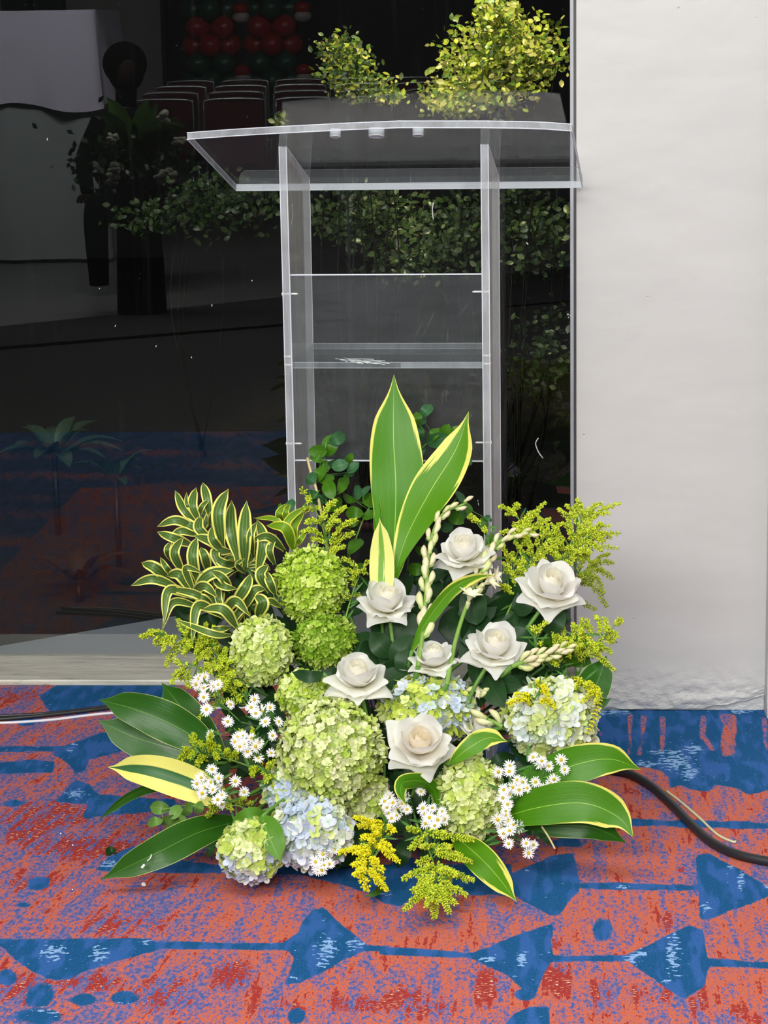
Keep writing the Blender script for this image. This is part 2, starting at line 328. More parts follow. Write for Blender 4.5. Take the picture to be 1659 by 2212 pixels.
    for e in [(115, 2057, 30, 18), (215, 2062, 20, 20), (312, 2033, 16, 6), (705, 2050, 22, 30), (765, 2040, 20, 14), (695, 2083, 14, 8), (637, 2110, 10, 6), (700, 1988, 5, 5), (1125, 2070, 14, 18), (1058, 2072, 20, 9), (1112, 2112, 8, 4), (1365, 2070, 16, 14), (1455, 2060, 16, 50),
              (1385, 2060, 20, 8), (1440, 2120, 14, 6), (1600, 1905, 8, 28), (1575, 1874, 14, 4), (1525, 1960, 12, 8), (1655, 1915, 14, 7), (1140, 1879, 10, 4), (1345, 1915, 16, 5), (150, 1620, 12, 6), (163, 1607, 9, 4), (164, 1715, 22, 10), (235, 1866, 26, 8), (320, 1848, 12, 5), (825, 1931, 12, 6),
              (1460, 1645, 40, 20), (1490, 1670, 22, 14), (1400, 1650, 26, 8), (1500, 1618, 24, 10), (1440, 1625, 50, 6), (1320, 1538, 50, 8), (1600, 1537, 30, 5), (265, 2178, 40, 12), (120, 2182, 50, 10)]:
        lite = np.maximum(lite, ell(*e))
    V = np.stack([X, Y, np.zeros_like(X)], -1).reshape(-1, 3)
    F = [(j * mcols + i, j * mcols + i + 1, (j + 1) * mcols + i + 1, (j + 1) * mcols + i) for j in range(n - 1) for i in range(mcols - 1)]
    me = bpy.data.meshes.new('floor'); me.from_pydata(V.tolist(), [], F)
    far = 1 - np.clip((px + 40) / 40, 0, 1)
    blue = np.where((Y < 2.86) | (X < -1.35), np.clip(.62 + .3 * np.sin(X * 9 + Y * 4) * np.sin(Y * 17), 0, 1), blue)
    for nm, arr in (('blue', blue), ('red', red), ('lite', lite), ('left', np.clip(1 - px / 700, 0, 1))):
        a = me.attributes.new(nm, 'FLOAT', 'POINT'); a.data.foreach_set('value', arr.astype(np.float32).ravel())
    m, nt, out = newmat('patterned_carpet'); tc = N(nt, 'TexCoord'); O = tc.outputs['Object']
    A = {k_: N(nt, 'Attribute', attribute_name=k_).outputs['Fac'] for k_ in ('blue', 'red', 'lite', 'left')}
    rot = N(nt, 'Mapping'); rot.inputs['Rotation'].default_value = (0, 0, math.radians(10)); L(nt, O, rot.inputs[0])
    fine = noise(nt, O, 1, 2, .6, (330, 230, 1)); med = noise(nt, O, 1, 3, .7, (150, 84, 1)); streak = noise(nt, O, 1, 3, .6, (95, 9, 1)); streakL = noise(nt, rot.outputs[0], 1, 3, .6, (90, 14, 1)); bigR = noise(nt, O, 1, 2, .5, (26, 7, 1)); bigL = noise(nt, rot.outputs[0], 1, 2, .55, (34, 7, 1))
    tuft = noise(nt, O, 1, 1, .5, (520, 380, 1))
    sel = smooth(nt, A['left'], .15, .5); st = N(nt, 'Mix', data_type='FLOAT'); L(nt, sel, st.inputs[0]); L(nt, streak, st.inputs[2]); L(nt, streakL, st.inputs[3]); st = st.outputs[0]; bg = N(nt, 'Mix', data_type='FLOAT'); L(nt, sel, bg.inputs[0]); L(nt, bigR, bg.inputs[2]); L(nt, bigL, bg.inputs[3]); big = bg.outputs[0]
    # orange / blue-violet weave
    s1 = math_(nt, 'ADD', math_(nt, 'MULTIPLY', med, .9), math_(nt, 'ADD', math_(nt, 'MULTIPLY', st, .75), math_(nt, 'ADD', math_(nt, 'MULTIPLY', fine, .7), math_(nt, 'MULTIPLY', big, 1.0))))
    orange = mix(nt, smooth(nt, fine, .38, .62), sr(180, 108, 96), sr(214, 102, 64))
    viol = mix(nt, smooth(nt, med, .4, .6), sr(66, 94, 160), sr(146, 110, 136))
    s1 = math_(nt, 'ADD', s1, math_(nt, 'MULTIPLY', math_(nt, 'SUBTRACT', 1.0, sel), .07))
    base = mix(nt, smooth(nt, s1, 1.58, 1.80), viol, orange)
    redc = mix(nt, smooth(nt, fine, .42, .56), sr(172, 58, 48), sr(152, 54, 54))
    cream = smooth(nt, noise(nt, O, 1, 2, .6, (120, 300, 1)), .58, .64)
    redc = mix(nt, math_(nt, 'MULTIPLY', cream, math_(nt, 'MULTIPLY', smooth(nt, A['red'], .2, .6), smooth(nt, math_(nt, 'ADD', st, big), .95, 1.1))), redc, sr(240, 205, 175))
    rm = smooth(nt, math_(nt, 'ADD', A['red'], math_(nt, 'MULTIPLY', math_(nt, 'SUBTRACT', math_(nt, 'ADD', math_(nt, 'MULTIPLY', med, .6), math_(nt, 'ADD', st, math_(nt, 'MULTIPLY', big, .8))), 1.2), 3.4)), .56, .66)
    base = mix(nt, rm, base, redc)
    dark = mix(nt, smooth(nt, noise(nt, O, 1, 2, .5, (40, 9, 1)), .46, .60), sr(24, 84, 132), sr(50, 96, 160))
    dark = mix(nt, math_(nt, 'MULTIPLY', smooth(nt, fine, .5, .7), .35), dark, sr(70, 120, 190))
    lm = smooth(nt, math_(nt, 'ADD', A['lite'], math_(nt, 'MULTIPLY', math_(nt, 'SUBTRACT', noise(nt, O, 1, 2, .6, (80, 120, 1)), .5), 4.2)), .86, .96)
    dark = mix(nt, lm, dark, sr(140, 178, 222))
    bm = smooth(nt, math_(nt, 'ADD', A['blue'], math_(nt, 'ADD', math_(nt, 'MULTIPLY', math_(nt, 'SUBTRACT', fine, .5), .7), math_(nt, 'MULTIPLY', math_(nt, 'SUBTRACT', big, .5), math_(nt, 'MULTIPLY', math_(nt, 'SUBTRACT', 1.0, math_(nt, 'ABSOLUTE', math_(nt, 'SUBTRACT', math_(nt, 'MULTIPLY', A['blue'], 2.0), 1.0))), 1.1)))), .46, .56)
    c = mix(nt, bm, base, dark)
    k2 = math_(nt, 'ADD', math_(nt, 'MULTIPLY', tuft, .7), .66); cs = N(nt, 'VectorMath', operation='SCALE'); L(nt, c, cs.inputs[0]); L(nt, k2, cs.inputs['Scale'])
    p = N(nt, 'BsdfPrincipled'); p.inputs['Roughness'].default_value = .95; p.inputs['Specular IOR Level'].default_value = .1; L(nt, cs.outputs[0], p.inputs['Base Color'])
    b = N(nt, 'Bump'); b.inputs['Strength'].default_value = .6; b.inputs['Distance'].default_value = .003; L(nt, tuft, b.inputs['Height']); L(nt, b.outputs[0], p.inputs['Normal'])
    L(nt, p.outputs[0], out.inputs[0]); me.materials.append(m)
    o = bpy.data.objects.new('floor', me); COL.objects.link(o); tag(o, kind='structure')
carpet()
def struct(name, mb, mats, smooth_=False): return tag(mb.build(name, mats, smooth=smooth_), kind='structure')
st0, st1 = atZ(-2600, 975), atZ(1300, 570)
black_floor = flat('flat_black_floor', (.006, .006, .007), .9)
mb = MB(); yy0, yy1 = 2 * 4.783 - st0[1], 2 * 4.783 - st1[1]; mb.add([(st0[0], yy0, .0005), (st1[0], yy1, .0005), (3.1, yy1, .0005), (3.1, 1.9, .0005), (st0[0], 1.9, .0005)], [(0, 1, 2, 3, 4)]); struct('floor_black_band', mb, black_floor)  # flat black sheet laid level over the hall floor
grey_floor = flat('grey_hall_floor', (.12, .12, .12), .35)
mb = MB(); box(mb, (-9, -15, -.06), (3.2, 1.9, -.002)); struct('floor_hall', mb, grey_floor)
mb = MB(); box(mb, (-9, 1.2, -.3), (3.2, 4.9, -.02)); struct('floor_slab', mb, grey_floor)
# ---- marble sill along the window
def marble():
    m, nt, out = newmat('grey_veined_marble'); tc = N(nt, 'TexCoord'); O = tc.outputs['Object']
    a = noise(nt, O, 1, 4, .6, (5, 60, 60)); b_ = noise(nt, O, 1, 3, .6, (18, 120, 60))
    c = mix(nt, smooth(nt, a, .35, .7), sr(206, 203, 188), sr(172, 170, 156)); c = mix(nt, math_(nt, 'MULTIPLY', smooth(nt, b_, .58, .68), .55), c, sr(120, 117, 106))
    p = N(nt, 'BsdfPrincipled'); p.inputs['Roughness'].default_value = .35; L(nt, c, p.inputs['Base Color']); L(nt, p.outputs[0], out.inputs[0]); return m
mb = MB(); box(mb, (-8, 4.597, 0), (.25, 4.80, .013)); o = struct('trim_1', mb, marble())
bv = o.modifiers.new('bevel', 'BEVEL'); bv.width = .003; bv.segments = 2
# ---- white painted wall
def plaster():
    m, nt, out = newmat('white_painted_plaster'); tc = N(nt, 'TexCoord'); O = tc.outputs['Object']
    p = N(nt, 'BsdfPrincipled'); p.inputs['Roughness'].default_value = .42; p.inputs['Specular IOR Level'].default_value = .35
    c = mix(nt, noise(nt, O, 3.0, 3), (.50, .498, .485), (.55, .548, .535))
    sc = N(nt, 'TexVoronoi'); sc.inputs['Scale'].default_value = 14; L(nt, O, sc.inputs['Vector']); sc.inputs['Randomness'].default_value = 1
    spots = smooth(nt, sc.outputs['Distance'], .045, .02)
    c = mix(nt, math_(nt, 'MULTIPLY', spots, .35), c, (.45, .44, .42)); L(nt, c, p.inputs['Base Color'])
    sz = N(nt, 'SeparateXYZ'); L(nt, O, sz.inputs[0]); low = smooth(nt, sz.outputs[2], .11, .0)
    rough = noise(nt, O, 1, 4, .65, (22, 22, 34)); wob = noise(nt, O, 1, 3, .5, (5, 5, 9)); ridge = noise(nt, O, 1, 1, .5, (5, 5, 40))
    h = math_(nt, 'ADD', math_(nt, 'MULTIPLY', wob, 1.4), math_(nt, 'MULTIPLY', math_(nt, 'MULTIPLY', rough, low), 3.2)); h = math_(nt, 'ADD', h, math_(nt, 'MULTIPLY', smooth(nt, ridge, .66, .74), .02)); h = math_(nt, 'SUBTRACT', h, math_(nt, 'MULTIPLY', spots, .25))
    b = N(nt, 'Bump'); b.inputs['Strength'].default_value = .55; b.inputs['Distance'].default_value = .006; L(nt, h, b.inputs['Height']); L(nt, b.outputs[0], p.inputs['Normal'])
    L(nt, p.outputs[0], out.inputs[0]); return m
WALLM = plaster()
XL, YF = float(atY(1245, 900, 4.44)[0]), 4.425
XR = float(atY(1655, 1200, 4.44)[0])
mb = MB(); rs = random.Random(3)
nx, nz = 90, 60
Vw = []
zs = np.concatenate([np.linspace(0, .12, 34)[:-1], np.linspace(.12, 3.2, 27)])
from mathutils import noise as mn
for z_ in zs:
    for i in range(nx + 1):
        x = XL + (XR - XL) * i / nx
        yy = YF + .0
        k = max(0, 1 - z_ / .1)
        zz = z_ + (0.004 + .006 * mn.noise(Vector((x * 30, 1, 4))) + max(0, (x - (XR - .12))) * .22) * max(0, 1 - z_ / .05)
        yy += -.006 * k * abs(mn.noise(Vector((x * 18, z_ * 26, 0)))) - .004 * k * mn.noise(Vector((x * 60, z_ * 70, 2))) + .02 * max(0, abs((x - (XL + XR) / 2) / ((XR - XL) / 2)) - .8) * k
        Vw.append((x, yy, zz))
W1 = nx + 1
Fw = [(j * W1 + i, j * W1 + i + 1, (j + 1) * W1 + i + 1, (j + 1) * W1 + i) for j in range(len(zs) - 1) for i in range(nx)]
mb.add(Vw, Fw)
ml = MB()
box(mb, (XL + .0005, YF + .006, .0), (XR - .0005, 5.2, 3.2))
o = struct('wall_right', mb, WALLM, False)
for pl in o.data.polygons: pl.use_smooth = pl.index < len(Fw)
# corner strip between pillar front and the next wall surface that steps out to the right
mb = MB(); box(mb, (XR, 4.375, 0), (3.2, 4.95, 3.2)); struct('wall_corner', mb, WALLM)
# ---- rest of the room, behind the camera, seen in the window's reflection
dark_wall = flat('dark_hall_wall', (.022, .02, .02), .6); pale = flat('grey_hall_wall', (.30, .30, .29), .7); white = flat('white_ceiling', (.72, .72, .70), .8)
mb = MB(); box(mb, (-9, -15.2, 0), (3.2, -15, 3.2)); struct('wall_back', mb, dark_wall)
mb = MB(); box(mb, (-9.2, -15.2, 0), (-9, 4.8, 3.2)); struct('wall_left', mb, pale)
mb = MB(); box(mb, (3.2, -15.2, 0), (3.4, 4.95, 3.2)); struct('wall_side', mb, white)
mb = MB(); box(mb, (-9.2, -15.2, 3.2), (3.4, 5.2, 3.3)); struct('ceiling', mb, white)
# ---- window
def glassmat():
    m, nt, out = newmat('dark_window_glass'); tc = N(nt, 'TexCoord'); O = tc.outputs['Object']
    tr = N(nt, 'BsdfTransparent'); tr.inputs[0].default_value = (.80, .83, .82, 1); gl = N(nt, 'BsdfGlossy'); gl.inputs['Roughness'].default_value = .0; gl.inputs[0].default_value = (1, 1, 1, 1)
    mx = N(nt, 'MixShader'); mx.inputs[0].default_value = .055; L(nt, tr.outputs[0], mx.inputs[1]); L(nt, gl.outputs[0], mx.inputs[2])
    df = N(nt, 'BsdfDiffuse'); df.inputs[0].default_value = (.6, .6, .62, 1); st = noise(nt, O, 1, 4, .7, (60, 1, 3)); sp = noise(nt, O, 140, 2, .5)
    k = math_(nt, 'ADD', math_(nt, 'MULTIPLY', smooth(nt, st, .5, .85), .007), math_(nt, 'MULTIPLY', smooth(nt, sp, .74, .8), .05))
    m2 = N(nt, 'MixShader'); L(nt, k, m2.inputs[0]); L(nt, mx.outputs[0], m2.inputs[1]); L(nt, df.outputs[0], m2.inputs[2]); L(nt, m2.outputs[0], out.inputs[0]); return m
mb = MB(); mb.add([(-8, YG, .013), (XL + .003, YG, .013), (XL + .003, YG, 3.2), (-8, YG, 3.2)], [(0, 1, 2, 3)])
win = struct('window_1', mb, glassmat())
bead = flat('white_sealant', (.62, .62, .68), .5)
mb = MB(); box(mb, (XL - .006, YG - .012, .013), (XL + .002, YG + .01, 3.2)); mb.build('sealant_bead', bead, win, smooth=False)
fl = flat('white_paint_fleck', (.85, .85, .83), .5)
def fleck(pts, r):
    pp = [atY(x, y, YG - .0012) for x, y in pts]; t = MB(); tube(t, spline(pp, 12), r, 6); t.build('paint_fleck', fl, win)
fleck([(936, 438), (934, 455), (936, 474)], .0011); fleck([(1163, 946), (1157, 958), (1163, 976), (1173, 990)], .0012); fleck([(1137, 524), (1141, 528)], .0013); fleck([(631, 440), (632, 462), (630, 484)], .0009)
for x, y in [(215, 622), (1226, 678), (1228, 684), (250, 702), (338, 746), (1238, 760), (102, 298), (1033, 1080), (1033, 1086), (413, 770), (1240, 470), (1230, 680), (545, 605), (458, 657)]: fleck([(x, y), (x + rnd.uniform(-2, 3), y + rnd.uniform(2, 6))], .0008 if x != 1226 else .002)
# ================================================================== OUTSIDE THE WINDOW
soil = flat('dark_garden_soil', (.018, .015, .011), .95, bump=(60, .6))
mb = MB(); box(mb, (-9, 4.96, -.12), (6, 14, -.01)); struct('floor_garden', mb, soil)
kerbm = flat('grey_concrete_kerb', (.34, .36, .38), .8, bump=(200, .2))
k0, k1, k2 = atZ(-10, 1397, 0), atZ(340, 1337, 0), atZ(1240, 1190, 0)
mb = MB(); q = [(k0[0] - 2, k0[1], 0), tuple(k0), tuple(k1), tuple(k2), (k2[0], 4.81, 0), (k0[0] - 2, 4.81, 0)]
mb.add([(a[0], a[1], 0.0) for a in q] + [(a[0], a[1], -.14) for a in q], [(0, 1, 2, 3, 4, 5)[::-1]] + [(i, (i + 1) % 6, (i + 1) % 6 + 6, i + 6) for i in range(6)])
struct('trim_2', mb, kerbm)
mb = MB(); box(mb, (-9, 13.8, -.1), (6, 14, 5)); struct('wall_garden', mb, flat('dark_garden_fence', (.012, .012, .011), .8))
def shrub(label, blobs, Yc, n, size, cols, stem_px, group='shrubs beyond the window', gloss=1):
    base = atZ(stem_px[0], 1200, 0) if False else np.array([atY(stem_px[0], stem_px[1], Yc)[0], Yc, 0.0])
    t = thing('garden_shrub', base, label, 'shrub', None); rs = random.Random(hash(label) % 999 if False else len(label) * 7 + n)
    mb = MB(); tot = sum(b[4] for b in blobs)
    for (cx, cy, rx, ry, wt) in blobs:
        for _ in range(int(n * wt / tot)):
            r_ = min(1.25, abs(rs.gauss(0, .62))) if rs.random() < .6 else rs.random() ** .5; an = rs.random() * 6.283
            p = atY(cx + rx * r_ * math.cos(an), cy + ry * r_ * math.sin(an), Yc + rs.uniform(-.28, .28))
            if p[2] < .02: continue
            d = unit([rs.gauss(0, 1), rs.gauss(0, .7), rs.gauss(.1, .7)]); nrm = unit(np.array([rs.gauss(0, .8), rs.gauss(-.6, .8), rs.gauss(.6, .6)])); sd = unit(np.cross(d, nrm)); nrm = np.cross(sd, d)
            l = size * rs.uniform(.6, 1.3); w_ = l * .34; c = np.array(rs.choice(cols)) * rs.uniform(.7, 1.2)
            v = [p, p + d * l * .3 + sd * w_ * .8, p + d * l * .65 + sd * w_ * .8, p + d * l, p + d * l * .65 - sd * w_ * .8, p + d * l * .3 - sd * w_ * .8, p + d * l * .5 - nrm * l * .07]
            mb.add(v, [(0, 1, 6), (1, 2, 6), (2, 3, 6), (3, 4, 6), (4, 5, 6), (5, 0, 6)], 0, None, c)
    mb.build('foliage', M['outleaf'], t)
    mb = MB()
    for (cx, cy, rx, ry, wt) in blobs:
        for _ in range(3 if wt > .3 else 1):
            e = atY(cx + rs.uniform(-.8, .8) * rx, cy + rs.uniform(-.8, .6) * ry, Yc + rs.uniform(-.15, .15))
            mid = base * .5 + e * .5 + np.array([rs.uniform(-.08, .08), rs.uniform(-.05, .05), rs.uniform(-.1, .1)])
            tube(mb, spline([base + np.array([rs.uniform(-.06, .06), 0, 0]), mid, e], 10), np.linspace(.004, .0012, 10), 5, 0, (.008, .007, .005))
    mb.build('branches', M['stem'], t); return t
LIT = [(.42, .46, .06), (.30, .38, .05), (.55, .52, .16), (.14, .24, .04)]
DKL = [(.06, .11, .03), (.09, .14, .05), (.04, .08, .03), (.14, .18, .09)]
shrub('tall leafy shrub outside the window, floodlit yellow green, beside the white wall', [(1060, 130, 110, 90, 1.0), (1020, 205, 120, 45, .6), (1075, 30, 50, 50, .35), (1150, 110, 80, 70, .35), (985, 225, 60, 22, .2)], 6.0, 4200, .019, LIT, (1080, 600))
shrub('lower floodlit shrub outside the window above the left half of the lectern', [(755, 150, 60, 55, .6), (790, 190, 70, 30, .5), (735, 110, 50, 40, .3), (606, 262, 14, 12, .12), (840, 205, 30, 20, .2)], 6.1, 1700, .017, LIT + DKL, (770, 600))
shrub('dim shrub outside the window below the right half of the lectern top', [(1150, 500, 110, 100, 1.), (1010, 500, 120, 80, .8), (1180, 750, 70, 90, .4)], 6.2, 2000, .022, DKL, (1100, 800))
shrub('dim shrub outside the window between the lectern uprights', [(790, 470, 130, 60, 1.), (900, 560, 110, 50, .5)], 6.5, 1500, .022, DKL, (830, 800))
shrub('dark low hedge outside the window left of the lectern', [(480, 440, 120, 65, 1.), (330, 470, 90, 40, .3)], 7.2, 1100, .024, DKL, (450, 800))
def agave(cx, cy, Yc, R_, n, label, seed, col):
    c = atY(cx, cy, Yc); c[2] = max(c[2], .03); t = thing('garden_agave', (c[0], c[1], 0), label, 'plant'); rs = random.Random(seed); g = MB(); tube(g, [(c[0], c[1], -.01), tuple(c)], .008, 8, 0, (.008, .008, .006)); g.build('stem', M['stem'], t)
    for i in range(n):
        an = i * 2.399; el = rs.uniform(.12, .8); l = R_ * rs.uniform(.75, 1.1); d = np.array([math.cos(an) * math.cos(el), math.sin(an) * math.cos(el), math.sin(el)])
        p0 = c + d * .02; p2 = c + d * l - np.array([0, 0, l * .15]); p1 = (p0 + p2) / 2 + np.array([0, 0, l * .12]); m_ = MB()
        leaf(m_, [p0, p1, p2], l * .13, l * .13, a=.9, b=.7, nl=10, nw=5, base=.4, side=unit(np.cross(d, (0, 0, 1))), fold=.25, col=col); m_.build('leaf', M['outleaf'], t)
agave(118, 985, 6.1, .19, 16, 'rosette plant with broad pointed leaves outside the window, far left', 1, (.06, .11, .06))
agave(250, 1035, 5.7, .13, 12, 'smaller rosette plant outside the window right of the far left one', 2, (.04, .08, .04))
agave(170, 1260, 5.35, .16, 12, 'dry brownish rosette plant outside the window just above the grey kerb', 3, (.05, .035, .025))
# ================================================================== LECTERN
def acrylic(name, haze, tint=(.93, .95, .95), refl=.06, gk=.5, scratch=.10, stretch=(6, 6, 60)):
    m, nt, out = newmat(name); tc = N(nt, 'TexCoord'); O = tc.outputs['Object']
    tr = N(nt, 'BsdfTransparent'); tr.inputs[0].default_value = (*tint, 1); gl = N(nt, 'BsdfGlossy'); gl.inputs['Roughness'].default_value = .06
    fr = N(nt, 'Fresnel'); fr.inputs[0].default_value = 1.18
    mx = N(nt, 'MixShader'); L(nt, math_(nt, 'ADD', math_(nt, 'MULTIPLY', fr.outputs[0], gk), refl * .3, clamp=True), mx.inputs[0]); L(nt, tr.outputs[0], mx.inputs[1]); L(nt, gl.outputs[0], mx.inputs[2])
    df = N(nt, 'BsdfDiffuse'); df.inputs[0].default_value = (.84, .87, .92, 1) if 'side' not in name else (.88, .87, .80, 1); tl = N(nt, 'BsdfTranslucent'); tl.inputs[0].default_value = (.86, .88, .92, 1); dd = N(nt, 'MixShader'); dd.inputs[0].default_value = .35; L(nt, df.outputs[0], dd.inputs[1]); L(nt, tl.outputs[0], dd.inputs[2])
    a = noise(nt, O, 1, 4, .65, stretch); b_ = noise(nt, O, 9, 3, .6); v = N(nt, 'TexVoronoi', feature='DISTANCE_TO_EDGE'); v.inputs['Scale'].default_value = 9
    mp = N(nt, 'Mapping'); mp.inputs['Rotation'].default_value = (.3, .5, .4); mp.inputs['Scale'].default_value = (1, 1, .35); L(nt, O, mp.inputs[0]); L(nt, mp.outputs[0], v.inputs['Vector'])
    hair = math_(nt, 'MULTIPLY', smooth(nt, v.outputs['Distance'], .006, .0), smooth(nt, b_, .55, .7))
    k = math_(nt, 'ADD', math_(nt, 'MULTIPLY', math_(nt, 'ADD', math_(nt, 'MULTIPLY', a, .9), math_(nt, 'MULTIPLY', b_, .8)), haze * 1.15), math_(nt, 'MULTIPLY', hair, scratch), clamp=True)
    m2 = N(nt, 'MixShader'); L(nt, k, m2.inputs[0]); L(nt, mx.outputs[0], m2.inputs[1]); L(nt, dd.outputs[0], m2.inputs[2]); L(nt, m2.outputs[0], out.inputs[0]); return m
AC = acrylic('clear_acrylic_sheet', .035); ACS = acrylic('clear_acrylic_side', .30, (.93, .93, .92), stretch=(40, 40, 2)); ACE = acrylic('polished_acrylic_edge', .42, (.9, .92, .90), stretch=(60, 60, 10)); ACB = acrylic('bright_acrylic_edge', 1.1, (.9, .93, .9), stretch=(10, 10, 10)); ACT = acrylic('clear_acrylic_top', .026, gk=.16, stretch=(5, 14, 14))  # side panels' warm pale haze stands in for light reflected off them
scr = flat('white_acrylic_screw', (.85, .84, .80), .5); RB = flat('white_scuff', (.8, .82, .82), .7)
BETA = .055; eD = np.array([math.sin(BETA), math.cos(BETA), 0]); uD = np.array([math.cos(BETA), -math.sin(BETA), 0]); zD = np.array([0, 0, 1.0])
O0 = atY(609.5, 570, 4.05); O0[2] = 0
def Lc(v): v = np.asarray(v, float).reshape(-1, 3); return O0 + v[:, :1] * uD + v[:, 1:2] * eD + v[:, 2:] * zD
lect = thing('lectern', O0 + uD * .18 + eD * .13, 'clear acrylic lectern with slanted top standing behind the flower arrangement', 'lectern')
WL = float((onplane(1056.5, 570, O0, eD) - O0) @ uD); TK = .0125; DP = .262
def hz(px, py, e=0.0): return float(onplane(px, py, O0 + eD * e, eD)[2])
def slab(lo, hi, name, parent=lect, mats=(AC, ACE, ACB), thin=None):
    """box in lectern space; broad faces clear, narrow faces polished edge"""
    lo, hi = np.array(lo, float), np.array(hi, float); sz = hi - lo; ax = int(np.argmin(sz)) if thin is None else thin; mb_ = MB()
    x0, y0, z0 = lo; x1, y1, z1 = hi; v = Lc([(x, y, z) for x in (x0, x1) for y in (y0, y1) for z in (z0, z1)])
    f = [((0, 1, 3, 2), 0), ((4, 6, 7, 5), 0), ((0, 4, 5, 1), 1), ((2, 3, 7, 6), 1), ((0, 2, 6, 4), 2), ((1, 5, 7, 3), 2)]
    mb_.add(v, [a for a, _ in f], [0 if a_ == ax else (2 if a_ == 2 else 1) for _, a_ in f])
    for i_, j_ in ((0, 4), (1, 5), (0, 1), (4, 5), (2, 6), (3, 7)) if name != 'base_plate' else (): tube(mb_, [v[i_], v[j_]], .0008, 5, 2)
    return mb_.build(name, list(mats), parent, smooth=False)
zt0 = hz(611, 317); zt1 = hz(670, 386, DP)
for s_, x0 in (('l', 0.0), ('r', WL - TK)):
    mb = MB(); pts = [(0.0, 0.012), (DP - .02, .012), (DP + .0, zt1 - .0), (0, zt0)]
    va = Lc([(x0, y, z) for y, z in pts] + [(x0 + TK, y, z) for y, z in pts])
    mb.add(va, [(0, 1, 2, 3), (4, 7, 6, 5), (0, 4, 5, 1), (1, 5, 6, 2), (2, 6, 7, 3), (3, 7, 4, 0)], [0, 0, 1, 2, 2, 1])
    for i_, j_ in ((0, 3), (4, 7), (1, 2), (5, 6), (2, 3), (6, 7)): tube(mb, [va[i_], va[j_]], .0009, 5, 2)
    mb.build('side_panel', [ACS, ACE, ACB], lect, smooth=False)
zf1, zf0 = hz(850, 594), hz(850, 997)
slab((TK, .004, zf0), (WL - TK, .012, zf1), 'front_panel')
sz_ = hz(850, 800) + .0; zr = hz(850, 752, DP); shz = (sz_ + zr) / 2
slab((TK, .012, hz(850, 797)), (WL - TK, DP - .004, hz(850, 797) + .010), 'shelf', mats=(AC, ACE, ACE))
slab((-.03, -.03, 0), (WL + .03, DP + .02, .012), 'base_plate')
for (px_, py_) in [(609, 635), (614, 770), (615, 788), (618, 958)]:
    a = onplane(px_, py_, O0 + eD * .008, eD); ln = .026 if py_ in (635, 958) else .012; mb = MB(); tube(mb, [a, a + uD * .002, a + uD * .0021, a + uD * ln, a + uD * (ln + .003)], [.003, .003, .0018, .0018, .0005], 8); mb.build('screw', scr, lect)
for (px_, py_) in [(1056, 630), (1060, 768), (1060, 786), (1062, 956)]:
    a = onplane(px_, py_, O0 + eD * .008, eD); ln = .026 if py_ in (630, 956) else .012; mb = MB(); tube(mb, [a, a - uD * .002, a - uD * .0021, a - uD * ln, a - uD * (ln + .003)], [.003, .003, .0018, .0018, .0005], 8); mb.build('screw', scr, lect)
# slanted top
A_ = onplane(604, 316, O0, eD); B_ = onplane(670, 386, O0 + eD * DP, eD); C_ = onplane(1040, 311, O0, eD)
nT = unit(np.cross(C_ - A_, B_ - A_)); nT = nT if nT[2] > 0 else -nT
pl = lambda x, y: onplane(x, y, A_, nT)
outl = [(510, 412), (1258, 405), (1235, 283), (1180, 279), (1120, 277), (1040, 276), (950, 276), (860, 276), (760, 280), (680, 284), (600, 288), (500, 294), (404, 301)]
low = [pl(*q_) for q_ in outl]; hi_ = [p_ + nT * .0115 for p_ in low]; n_ = len(low)
holes = [(724, 295, .0095), (813, 294, .0135), (903, 292, .0095)]
import bmesh
mb = MB(); fm = [0, 0] + [2, 1, 1] + [1] * 9 + [1]; mb.add(low + hi_, [tuple(range(n_))[::-1], tuple(range(n_, 2 * n_))] + [(i, (i + 1) % n_, (i + 1) % n_ + n_, i + n_) for i in range(n_)], [0, 0] + [2] + [1] * (n_ - 1))
for i_ in range(n_): tube(mb, [low[i_], low[(i_ + 1) % n_]], .0009, 5, 2); tube(mb, [hi_[i_], hi_[(i_ + 1) % n_]], .0009, 5, 2)
top = mb.build('slanted_top', [ACT, ACE, ACB], lect, smooth=False)
Fh = frame_of(nT)
for hx, hy, hr in holes:
    c = pl(hx, hy) ; mb = MB(); v = []; sg = 28
    for (rr, hh) in ((hr, -.0006), (hr - .0022, -.0006), (hr - .0022, .0124), (hr, .0124)):
        for k in range(sg): v.append(c + (Fh[0] * math.cos(6.2832 * k / sg) + Fh[1] * math.sin(6.2832 * k / sg)) * rr + nT * hh)
    mb.add(v, [(a * sg + k, a * sg + (k + 1) % sg, ((a + 1) % 4) * sg + (k + 1) % sg, ((a + 1) % 4) * sg + k) for a in range(4) for k in range(sg)])
    mb.build('microphone_hole_rim', ACB, lect)
    g_ = MB(); tube(g_, [c - nT * .0004 + (Fh[0] * math.cos(6.2832 * k / 28) + Fh[1] * math.sin(6.2832 * k / 28)) * (hr - .001) for k in range(29)], .0011, 6); g_.build('hole_edge', scr, bpy.data.objects[[o_.name for o_ in lect.children if o_.name.startswith('microphone')][-1]])
